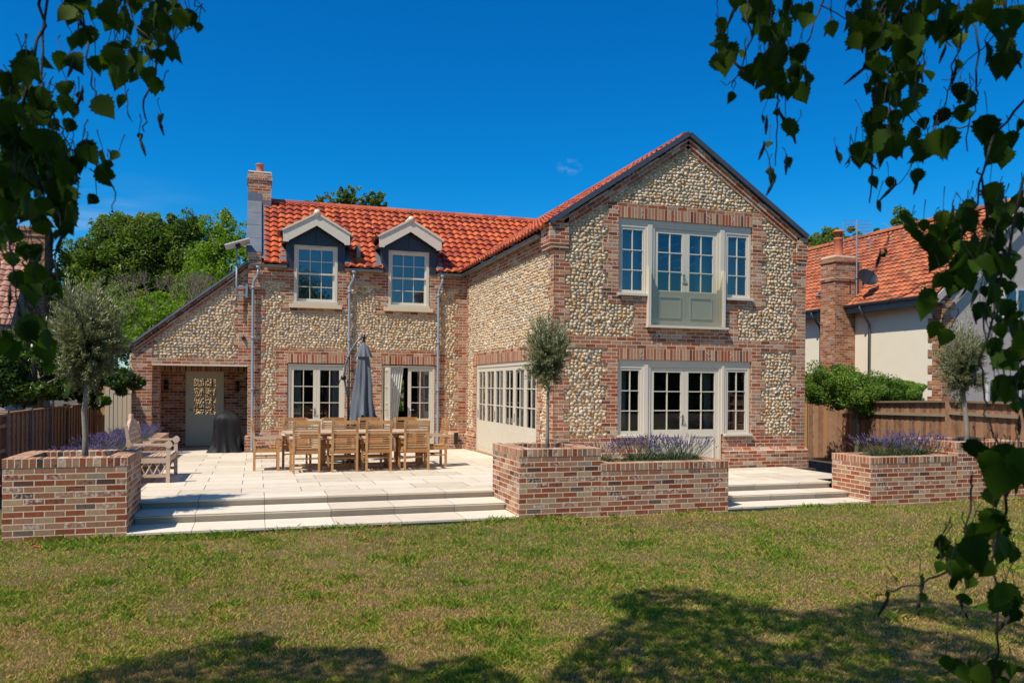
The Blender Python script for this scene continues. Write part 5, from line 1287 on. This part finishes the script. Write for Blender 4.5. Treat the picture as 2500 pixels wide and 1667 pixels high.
# lavender
def lav_proto():
    t = empty('lavender_plant'); n = 900
    a = rng.uniform(0, 2*math.pi, n); r = .26*np.sqrt(rng.uniform(0, 1, n)); h = rng.uniform(.02, .24, n)*(1-.5*(r/.26)**2)
    P = np.stack([r*np.cos(a), r*np.sin(a), h], 1); D = np.stack([np.cos(a)*r*2.2, np.sin(a)*r*2.2, np.full(n, .8)], 1)
    leaves('foliage', P, .07*rng.uniform(.7, 1.3, n), 'lavleaf', t, rng.normal(.5, .22, n), .16, D, .35)
    m = MB(); V = []; Fq = []; cc = []; k = 0; st = MB()
    for i in range(85):
        a = rng.uniform(0, 2*math.pi); r = .2*math.sqrt(rng.uniform()); out = r*1.5+rng.uniform(0, .06); h = rng.uniform(.28, .46)
        b = Vector((r*math.cos(a), r*math.sin(a), .15)); e = Vector(((r+out*.7)*math.cos(a), (r+out*.7)*math.sin(a), h)); dr = (e-b).normalized()
        st.tube([b, e], .0022, 3, False)
        ln = rng.uniform(.035, .07)
        for q in range(3):
            cp = e+dr*(ln*q/2); s = (.008, .010, .007)[q]*rng.uniform(.8, 1.2)
            for dx, dy, dz in ((1, 0, 0), (0, 1, 0), (-1, 0, 0), (0, -1, 0), (0, 0, 1.6), (0, 0, -1.6)): V.append(tuple(cp+Vector((dx, dy, dz))*s))
            for f in ((0, 1, 4), (1, 2, 4), (2, 3, 4), (3, 0, 4), (1, 0, 5), (2, 1, 5), (3, 2, 5), (0, 3, 5)): Fq.append([k+z for z in f])
            cc += [rng.uniform(.1, 1)]*6; k += 6
    st.build('stems', 'lavleaf', t); npmesh('flowers', np.array(V), np.array(Fq), 'lavflower', t, np.array(cc)); return t
lavp = lav_proto(); lu = [False]
def lav(x, y, z, label, s=1.0):
    c = lavp if not lu[0] else copy_tree(lavp); lu[0] = True
    c.location = (x, y, z); c.rotation_euler.z = rng.uniform(0, 6.28); c.scale = (s, s, s*rng.uniform(.9, 1.1)); return tag(c, label, 'lavender', 'lavender plants in the brick beds')
for y in np.arange(-2.0, 6.0, .40): lav(-7.97+rng.uniform(-.07, .07), y, .40, 'lavender in the long low bed behind the bench', rng.uniform(.8, 1.0))
lav(-.36, -3.2, .48, 'lone leggy lavender next to the tall middle planter box', .95)
for x in (.22, .52, .82, 1.12): lav(x, -3.2+rng.uniform(-.1, .1), .48, 'lavender in the row below the gable french doors', rng.uniform(.95, 1.1))
for x in (4.85, 5.12, 5.4, 5.68, 5.92): lav(x, -3.25+rng.uniform(-.1, .1), .46, 'lavender in the row of the right planter', rng.uniform(.95, 1.15))
# ---- grass
def vnoise(x, y, sc, seed):
    r2 = np.random.default_rng(seed).uniform(size=(256, 256)); x = x*sc+100; y = y*sc+100
    i, j = np.floor(x).astype(int), np.floor(y).astype(int); fx, fy = x-i, y-j; fx = fx*fx*(3-2*fx); fy = fy*fy*(3-2*fy)
    g_ = lambda a, b: r2[a % 256, b % 256]
    return (g_(i, j)*(1-fx)+g_(i+1, j)*fx)*(1-fy)+(g_(i, j+1)*(1-fx)+g_(i+1, j+1)*fx)*fy
def grass(n):
    # density falls with distance from the garden's open end, like any lawn model thinned with distance
    d = 4.2*np.exp(rng.uniform(0, 1, n)*math.log(17/4.2)); lat = rng.uniform(-.82, .82, n)*d
    X = CX+lat*c_+d*s_; Y = CY-lat*s_+d*c_
    ok = (Y < -2.9)
    for (a, b, c0, e) in ((-8.42, -7.05, -3.68, 9), (-7.05, -1.9, -3.70, 9), (-1.91, 1.56, -3.72, 9), (1.55, 4.27, -3.73, 9), (4.27, 7.72, -3.76, 9)):
        ok &= ~((X > a-.005) & (X < b+.005) & (Y > c0-.01))
    X, Y, d = X[ok], Y[ok], d[ok]; n = len(X)
    g1 = vnoise(X, Y, .5, 1)*.20+vnoise(X, Y, 1.7, 2)*.20+vnoise(X, Y, 5, 3)*.28+vnoise(X, Y, 13, 4)*.32
    edge = np.clip(1-(-3.70-Y)/.45, 0, 1)*(vnoise(X, Y, 1.2, 9) > .35)
    lush = np.clip((vnoise(X, Y, 2.6, 5)-.72)*5, 0, 1)
    green = np.clip((g1-.5)*2.3+.49+edge*.36+lush*.32, 0, 1); g2 = green+rng.normal(0, .24, n)
    bare = (vnoise(X, Y, 3.1, 12) < .30) & (g1 < .5) & (edge < .2)
    h = (.017+.018*green+.055*edge*rng.uniform(.1, 1, n)**2+.02*lush)*rng.uniform(.55, 1.4, n); keep = ~(bare & (rng.uniform(size=n) < .35))
    X, Y, d, h, g2 = X[keep], Y[keep], d[keep], h[keep], g2[keep]; n = len(X)
    Z = LZ+.02*np.sin(X*.9+1)*np.sin(Y*.7)+.012*np.sin(X*2.3+Y*1.7)-.003
    a = rng.uniform(0, 2*math.pi, n); w = (.0016+.00025*d)*rng.uniform(.8, 1.4, n); wx, wy = np.cos(a)*w, np.sin(a)*w
    b = rng.uniform(0, 2*math.pi, n); ln = h*rng.uniform(.2, 1.3, n); tx, ty = np.cos(b)*ln, np.sin(b)*ln
    V = np.stack([np.stack([X-wx, Y-wy, Z], 1), np.stack([X+wx, Y+wy, Z], 1), np.stack([X+tx*.35+wx*.7, Y+ty*.35+wy*.7, Z+h*.62], 1), np.stack([X+tx, Y+ty, Z+h], 1)], 1).reshape(-1, 3)
    return tag(npmesh('grass', V, np.arange(4*n).reshape(n, 4), 'grassblade', None, np.repeat(np.clip(g2, 0, 1), 4)), 'short patchy lawn grass, part green and part scorched straw', 'grass', None, 'stuff')
grass(520000)
# a few fallen leaves
for k, (x, y, lb_) in enumerate([(87, 1333, 'curled brown leaf at the foot of the left planter'), (873, 1299, 'orange leaf below the bottom step'), (1683, 1274, 'tiny orange leaf below the middle planter'), (892, 1516, 'pale yellow leaf alone in mid lawn')]):
    D = at(x, y, 10)-Vector((CX, CY, CH)); q = Vector((CX, CY, CH))+D*((LZ+.03-CH)/D.z); m = MB(); c0 = tag(m.lathe([(.0, .008), (.03, .0), (.034, .012)], n=9, fold=lambda t, j, z: 1+.4*math.cos(2*t)).build('fallen_leaf', 'pot', None), lb_, 'leaf', 'fallen leaves on the lawn'); c0.location = q; c0.rotation_euler = (.3, .4, k)
# ------------------------------------------------------------------ the birch we look out from under
bpos = Vector((CX, CY, 0))+RT*1.3-FW*2.2
bi = empty('birch_tree', (bpos.x, bpos.y, LZ), 0, 'weeping birch overhead whose leafy sprays hang down both sides of the view', 'birch tree'); Ib = Matrix.Translation(-Vector((bpos.x, bpos.y, LZ)))
def wb(o): o.matrix_parent_inverse = Ib; return o
m = MB(); m.tube([bpos+Vector((0, 0, -.4)), bpos+Vector((.05, 0, 2)), bpos+Vector((-.1, .1, 5)), bpos+Vector((0, 0, 9)), bpos+Vector((.1, .1, 12))], [.2, .16, .13, .08, .03], 12)
wb(m.build('trunk', 'bark', bi, True))
nb_ = 17
def leafgeo(L0, P, d, nrm, curl, V, Fc, C, tone):
    """serrated rhombic birch leaf, folded a little along the midrib"""
    d = d.normalized(); w = d.cross(nrm).normalized(); nrm = w.cross(d).normalized(); b = len(V); N = 14
    fold_ = rng.uniform(.05, .35)
    for i in range(N+1):
        t = i/N
        ww = .43*math.sin(math.pi/2*min(1, t/.30))**.75 if t < .30 else .43*(1-(t-.30)/.70)**1.05*(1+.35*math.sin((t-.3)/.7*math.pi))
        ww *= (1.0 if i in (0, N) else (1.10 if i % 2 else .88)); tt = t-.035*(i % 2)
        c0 = P+d*(L0*tt)-nrm*(curl*L0*t*t)
        V.append(c0-nrm*0); V.append(c0+w*(ww*L0)+nrm*(fold_*ww*L0)); V.append(c0-w*(ww*L0)+nrm*(fold_*ww*L0))
        C += [tone-.12, tone, tone]
        if i < N:
            a = b+3*i; Fc += [(a, a+1, a+4, a+3), (a+2, a, a+3, a+5)]
def spray(name, strands, clusters, seed, dens=2.15):
    """strands: pixel polylines (x, y, distance) for the hanging twigs; clusters: groups of leaves on them"""
    rr = np.random.default_rng(seed); m = MB(); par = None
    for st in strands:
        d0, r0, pts = st[0], st[1], st[2]; P = []
        for i, (x, y) in enumerate(pts): P.append(at(x, y, d0+.03*math.sin(i*1.7)))
        Q = []
        for a, b in zip(P, P[1:]):
            for k in range(3): t = k/3; Q.append(a.lerp(b, t)+Vector(rr.normal(size=3)*.0025))
        Q.append(P[-1]); n = len(Q); m.tube(Q, [r0*(1-.6*i/n) for i in range(n)], 6)
    V, Fc, C = [], [], []
    for (cx, cy, rx, ry, n, d0, sz) in clusters:
        for _ in range(n if n < 3 else int(n*dens)):
            x, y = cx+rr.uniform(-1, 1)*rx, cy+rr.uniform(-1, 1)*ry; dd = d0+rr.uniform(-.16, .22); P = at(x, y, dd)
            L0 = sz*rr.uniform(.40, .80)
            dv = (Vector((0, 0, -1))+RT*rr.normal()*.45+FW*rr.normal()*.35); nv = (FW*-1+RT*rr.normal()*.75+UP*rr.normal()*.4)
            P = P-dv.normalized()*L0*.5
            leafgeo(L0, P, dv, nv, rr.uniform(-.15, .5), V, Fc, C, float(np.clip(rr.normal(.5, .25), 0, 1)))
            up = P+Vector(rr.normal(size=3)*.006)+Vector((0, 0, .022)); top = up+RT*rr.normal()*.004+Vector((0, 0, rr.uniform(.004, .014)))
            m.tube([P, up, top], [.0007, .0009, .0012], 4, False)
        for _ in range(max(1, n//6)):   # catkins
            if rr.uniform() < .5:
                q = at(cx+rr.uniform(-1, 1)*rx, cy+rr.uniform(-1, 1)*ry, d0); e = q+Vector((rr.normal()*.01, rr.normal()*.01, -.028)); m.tube([q+Vector((0, 0, .01)), q, (q+e)/2, e], [.0008, .0028, .0034, .0012], 6)
    br = wb(m.build(name, 'birchbark', bi, True)); o = npmesh('leaves', np.array([tuple(v) for v in V]), np.array(Fc), 'leaf_birch', br, np.array(C)); o.matrix_parent_inverse = Ib @ Matrix.Identity(4) if False else Matrix.Identity(4)
    return br
DL, DR = 1.35, 1.5
spray('hanging_branch', [
    (DL, .0030, [(112, -90), (98, 60), (80, 160), (62, 240), (50, 330), (40, 420), (32, 520), (30, 640), (45, 760), (70, 850)]),
    (DL+.1, .0026, [(125, -90), (106, 90), (100, 190), (112, 250), (150, 310), (172, 370), (190, 440)]),
    (DL+.05, .002, [(30, 250), (0, 300), (-40, 360)]), (DL, .002, [(60, 640), (110, 720), (180, 760), (210, 830)]),
    (DL-.05, .0018, [(40, 420), (100, 470), (140, 520), (160, 560)]), (DL, .0016, [(175, 370), (230, 390), (290, 470), (275, 520)])],
    [(60, 210, 60, 60, 8, DL, .062), (40, 300, 60, 60, 12, DL, .066), (130, 265, 70, 55, 7, DL+.1, .06), (60, 390, 75, 60, 16, DL, .066), (190, 400, 70, 38, 8, DL+.1, .06),
     (275, 395, 18, 14, 2, DL+.1, .035), (75, 480, 85, 60, 17, DL, .066), (120, 545, 60, 40, 6, DL+.05, .06), (40, 590, 55, 60, 9, DL, .06), (85, 690, 70, 35, 5, DL, .055), (60, 770, 40, 30, 2, DL, .05),
     (55, 830, 70, 35, 6, DL-.1, .075), (110, 880, 30, 40, 2, DL, .05), (10, 480, 30, 110, 10, DL, .06), (172, 940, 10, 25, 2, DL, .045), (150, 570, 20, 12, 1, DL, .06), (205, 470, 20, 20, 2, DL, .035)], 3)
spray('hanging_branch', [
    (DL+.1, .0024, [(190, -90), (204, 60), (212, 140), (225, 200), (235, 240)]), (DL+.15, .0026, [(400, -90), (384, 60), (379, 180), (350, 245), (358, 285), (352, 322)]),
    (DL+.1, .0018, [(300, -60), (330, 60), (370, 100), (390, 125)]), (DL+.1, .0016, [(480, -60), (478, 10), (500, 30)]), (DL+.1, .0016, [(440, 20), (446, 66), (468, 70)])],
    [(230, 15, 90, 28, 9, DL+.1, .06), (340, 25, 90, 40, 12, DL+.15, .062), (430, 30, 40, 40, 4, DL+.1, .05), (170, 130, 35, 30, 3, DL+.1, .062), (205, 80, 30, 25, 2, DL+.1, .06), (310, 110, 60, 45, 7, DL+.15, .056),
     (395, 90, 40, 50, 5, DL+.1, .056), (280, 170, 45, 30, 3, DL+.1, .06), (255, 270, 14, 14, 1, DL+.1, .065), (345, 175, 35, 40, 5, DL+.15, .055), (405, 140, 25, 25, 2, DL+.1, .05), (190, 235, 12, 12, 1, DL, .035), (392, 300, 12, 12, 1, DL+.1, .036), (345, 338, 5, 5, 1, DL+.1, .03), (478, 72, 10, 6, 1, DL+.1, .03), (400, 225, 5, 8, 1, DL+.1, .026), (305, 250, 20, 30, 2, DL+.1, .045)], 4)
spray('hanging_branch', [
    (DR, .0022, [(1835, -90), (1822, 20), (1828, 60), (1838, 90), (1800, 190), (1788, 215)]), (DR+.05, .0024, [(1890, -90), (1880, 80), (1884, 160), (1896, 230), (1902, 250), (1898, 330), (1893, 405)]),
    (DR, .0024, [(2030, -90), (2004, 5), (1978, 80), (1950, 130)]), (DR, .0014, [(2004, 10), (2060, 45), (2090, 60)]), (DR, .0012, [(1800, 190), (1775, 205), (1757, 200)])],
    [(1765, 70, 28, 22, 2, DR, .06), (1762, 130, 30, 30, 3, DR, .066), (1790, 150, 30, 30, 2, DR, .06), (1868, 60, 45, 50, 7, DR+.05, .062), (1905, 110, 40, 40, 5, DR, .058), (1950, 30, 30, 35, 3, DR, .06), (1860, 180, 40, 35, 5, DR, .06), (1930, 160, 40, 30, 5, DR, .06),
     (1895, 210, 50, 25, 5, DR, .055), (1965, 210, 15, 25, 2, DR, .066), (1785, 240, 6, 8, 1, DR, .036), (1800, 10, 30, 15, 2, DR, .05), (1865, 295, 8, 8, 1, DR, .036), (1935, 310, 12, 20, 2, DR, .055), (1868, 362, 8, 8, 1, DR, .034), (1922, 390, 8, 8, 1, DR, .04), (1868, 418, 14, 6, 1, DR, .038), (1885, 440, 8, 8, 1, DR, .036), (1905, 275, 10, 10, 1, DR, .035)], 5)
spray('hanging_branch', [
    (DR, .003, [(2180, -90), (2150, 60), (2140, 160), (2142, 250), (2130, 350), (2125, 420), (2122, 495)]), (DR+.1, .0026, [(2380, -90), (2371, 30), (2386, 90), (2388, 200), (2382, 245), (2365, 310), (2362, 370)]),
    (DR+.05, .002, [(2371, 40), (2325, 160), (2320, 220), (2290, 300)]), (DR, .0014, [(2465, 40), (2400, 120), (2345, 175), (2300, 195)]), (DR, .0016, [(2362, 310), (2300, 320), (2240, 335)]),
    (DR, .0014, [(2240, 370), (2225, 410), (2185, 455)]), (DR-.05, .0016, [(2125, 340), (2085, 365), (2072, 400), (2065, 410)])],
    [(2030, 85, 22, 22, 1, DR, .066), (2050, 55, 25, 12, 2, DR, .04), (2110, 50, 50, 45, 8, DR, .062), (2180, 60, 60, 50, 11, DR+.1, .066), (2260, 40, 60, 45, 9, DR, .064), (2330, 70, 50, 50, 6, DR+.1, .064), (2420, 20, 50, 25, 5, DR, .06), (2110, 130, 35, 40, 5, DR, .058),
     (2190, 130, 45, 40, 6, DR, .06), (2130, 190, 25, 30, 3, DR, .05), (2190, 240, 50, 50, 9, DR, .066), (2260, 180, 20, 30, 2, DR, .05), (2330, 170, 18, 15, 1, DR, .046), (2330, 260, 40, 40, 5, DR+.1, .058), (2170, 330, 55, 45, 9, DR, .062), (2275, 345, 45, 45, 5, DR, .072), (2120, 370, 40, 30, 4, DR, .05),
     (2245, 430, 10, 20, 1, DR, .055), (2160, 455, 28, 12, 2, DR, .042), (2140, 505, 10, 10, 1, DR, .048), (2045, 375, 6, 10, 1, DR, .034), (2065, 390, 5, 8, 1, DR, .03), (2450, 90, 40, 50, 4, DR, .075), (2465, 150, 30, 30, 3, DR-.1, .085), (2235, 110, 30, 40, 4, DR, .06)], 6)
spray('hanging_branch', [
    (DR-.1, .0030, [(2620, -90), (2600, 200), (2530, 380), (2490, 450), (2455, 620), (2440, 700), (2415, 790), (2395, 880), (2408, 960), (2404, 1010), (2440, 1090), (2455, 1120)]), (DR, .003, [(2600, 200), (2500, 240), (2430, 325), (2400, 420), (2385, 500), (2330, 560), (2280, 600)]),
    (DR-.05, .003, [(2455, 620), (2420, 560), (2395, 430), (2390, 410)]), (DR, .002, [(2385, 650), (2320, 670), (2250, 700), (2180, 735), (2165, 745)]), (DR-.1, .002, [(2440, 700), (2400, 760), (2405, 830), (2395, 900)])],
    [(2425, 360, 45, 45, 3, DR, .08), (2480, 330, 25, 50, 2, DR, .07), (2270, 560, 60, 25, 4, DR, .062), (2330, 540, 45, 40, 5, DR, .06), (2400, 560, 55, 55, 8, DR, .064), (2460, 520, 40, 50, 6, DR, .066), (2300, 610, 30, 35, 3, DR, .08), (2370, 640, 50, 50, 7, DR, .066), (2440, 650, 50, 60, 8, DR-.1, .068),
     (2330, 690, 50, 25, 3, DR, .055), (2270, 735, 40, 22, 2, DR, .066), (2300, 800, 25, 30, 2, DR, .085), (2380, 740, 30, 35, 3, DR, .055), (2460, 760, 40, 50, 5, DR, .066), (2450, 850, 45, 50, 5, DR-.1, .07), (2470, 940, 35, 40, 4, DR-.1, .07), (2160, 620, 14, 8, 2, DR, .03), (2245, 590, 12, 12, 1, DR, .045), (2380, 910, 12, 18, 1, DR, .04), (2490, 1010, 20, 30, 2, DR, .06)], 8)
spray('hanging_branch', [
    (DR-.15, .0034, [(2620, 900), (2560, 1100), (2470, 1170), (2460, 1210), (2438, 1300), (2420, 1370), (2440, 1460), (2432, 1590), (2425, 1667), (2428, 1760)]), (DR-.15, .002, [(2378, 1160), (2375, 1200), (2362, 1330), (2340, 1365), (2290, 1368)]),
    (DR-.1, .0024, [(2420, 1372), (2360, 1390), (2290, 1405), (2220, 1430), (2170, 1447), (2135, 1452)]), (DR-.1, .002, [(2432, 1590), (2390, 1625), (2330, 1640), (2290, 1642)])],
    [(2420, 1115, 50, 28, 3, DR-.15, .085), (2470, 1140, 35, 35, 3, DR-.15, .085), (2440, 1190, 35, 35, 3, DR-.1, .07), (2400, 1320, 45, 45, 4, DR-.15, .085), (2470, 1330, 30, 30, 2, DR-.1, .09), (2310, 1355, 25, 35, 3, DR-.1, .06), (2330, 1400, 40, 30, 4, DR-.1, .05),
     (2350, 1465, 8, 10, 1, DR-.1, .06), (2255, 1405, 6, 8, 1, DR-.1, .03), (2244, 1462, 6, 8, 1, DR-.1, .034), (2170, 1462, 6, 8, 1, DR-.1, .036), (2192, 1425, 8, 6, 1, DR-.1, .03), (2440, 1480, 35, 30, 3, DR-.15, .085), (2480, 1520, 25, 30, 2, DR-.1, .08), (2350, 1640, 50, 16, 3, DR-.1, .06), (2440, 1655, 50, 20, 3, DR-.1, .07), (2420, 1400, 35, 20, 2, DR-.1, .06)], 9)
# crown overhead: it shades the near lawn and the sprays
def inpoly(x, y, P):
    r = np.zeros(len(x), bool); j = len(P)-1
    for i in range(len(P)):
        (xi, yi), (xj, yj) = P[i], P[j]; r ^= ((yi > y) != (yj > y)) & (x < (xj-xi)*(y-yi)/(yj-yi+1e-9)+xi); j = i
    return r
def gpt(x, y):
    D = at(x, y, 10)-Vector((CX, CY, CH)); k = (LZ-CH)/D.z; q = D*k; return (q.dot(RT), q.dot(FW))
SH = [[(1480, 1458), (1570, 1440), (1660, 1436), (1750, 1450), (1850, 1478), (1960, 1500), (2080, 1476), (2230, 1458), (2380, 1480), (2520, 1530), (3300, 1640), (3300, 1800), (1240, 1800), (1330, 1667), (1400, 1590), (1450, 1545), (1540, 1500)],
      [(120, 1670), (400, 1600), (560, 1560), (660, 1535), (730, 1545), (660, 1580), (930, 1578), (960, 1620), (1000, 1625), (1150, 1600), (1200, 1625), (1290, 1670), (1240, 1800), (100, 1800)]]
N0 = 160000; lat = rng.uniform(-5, 9, N0); dd = rng.uniform(-3.0, 9.5, N0); keep = (dd < 4.75) & (lat < 6) & (rng.uniform(size=N0) < .55)
for Pg in SH: keep |= inpoly(lat, dd, [gpt(*q) for q in Pg])
lat, dd = lat[keep], dd[keep]; ho = vnoise(lat, dd, 2.4, 21); ho2 = vnoise(lat, dd, .9, 22)
k2 = (dd < 4.6) | (ho*.65+ho2*.35 > .31); lat, dd = lat[k2], dd[k2]
h = 1.9+.44*np.maximum(dd, 0)+rng.uniform(.5, 3.0, len(dd))+.6*vnoise(lat, dd, 1.1, 31)
h = np.maximum(h, 4.3); fx, fy, fz = SUN.dot(RT)/-SUN.z, SUN.dot(FW)/-SUN.z, 1
l2, d2, z2 = lat-fx*h, dd-fy*h, LZ+h
ok = ~((d2 > .3) & ((z2-CH)/np.maximum(d2, .01) < .56))
l2, d2, z2 = l2[ok], d2[ok], z2[ok]
P = np.stack([CX+l2*c_+d2*s_, CY-l2*s_+d2*c_, z2], 1)
o = leaves('crown', P, .085*rng.uniform(.8, 1.3, len(P)), 'leaf_dark', bi, rng.normal(.5, .2, len(P)), .75); o.matrix_parent_inverse = Ib
m = MB()
for k in range(16):
    q = P[int(rng.integers(0, len(P)))]; q = Vector(q)
    z0 = max(2.6, q.z-2.2); s0 = bpos+Vector((0, 0, z0)); m.tube([s0, s0.lerp(q, .5)+Vector((0, 0, .7)), q], [.05, .03, .012], 6)
wb(m.build('limbs', 'bark', bi, True))
# unseen hedge, added behind the viewer to darken the window reflections
hd = empty('hedge', (0, -42, LZ), 0, 'tall unseen hedge added behind the viewer to darken window reflections', 'hedge')
n = 9000; Q = np.stack([rng.uniform(-45, 40, n), rng.uniform(-.6, 1.6, n), rng.uniform(0, 5.4, n)+rng.normal(0, .3, n)], 1)
leaves('foliage', Q, .6, 'leaf_laurel', hd, rng.normal(.5, .2, n), .7); MB().box(-45, 40, -.6, .4, 0, 5.0).build('core', 'leaf_laurel', hd)
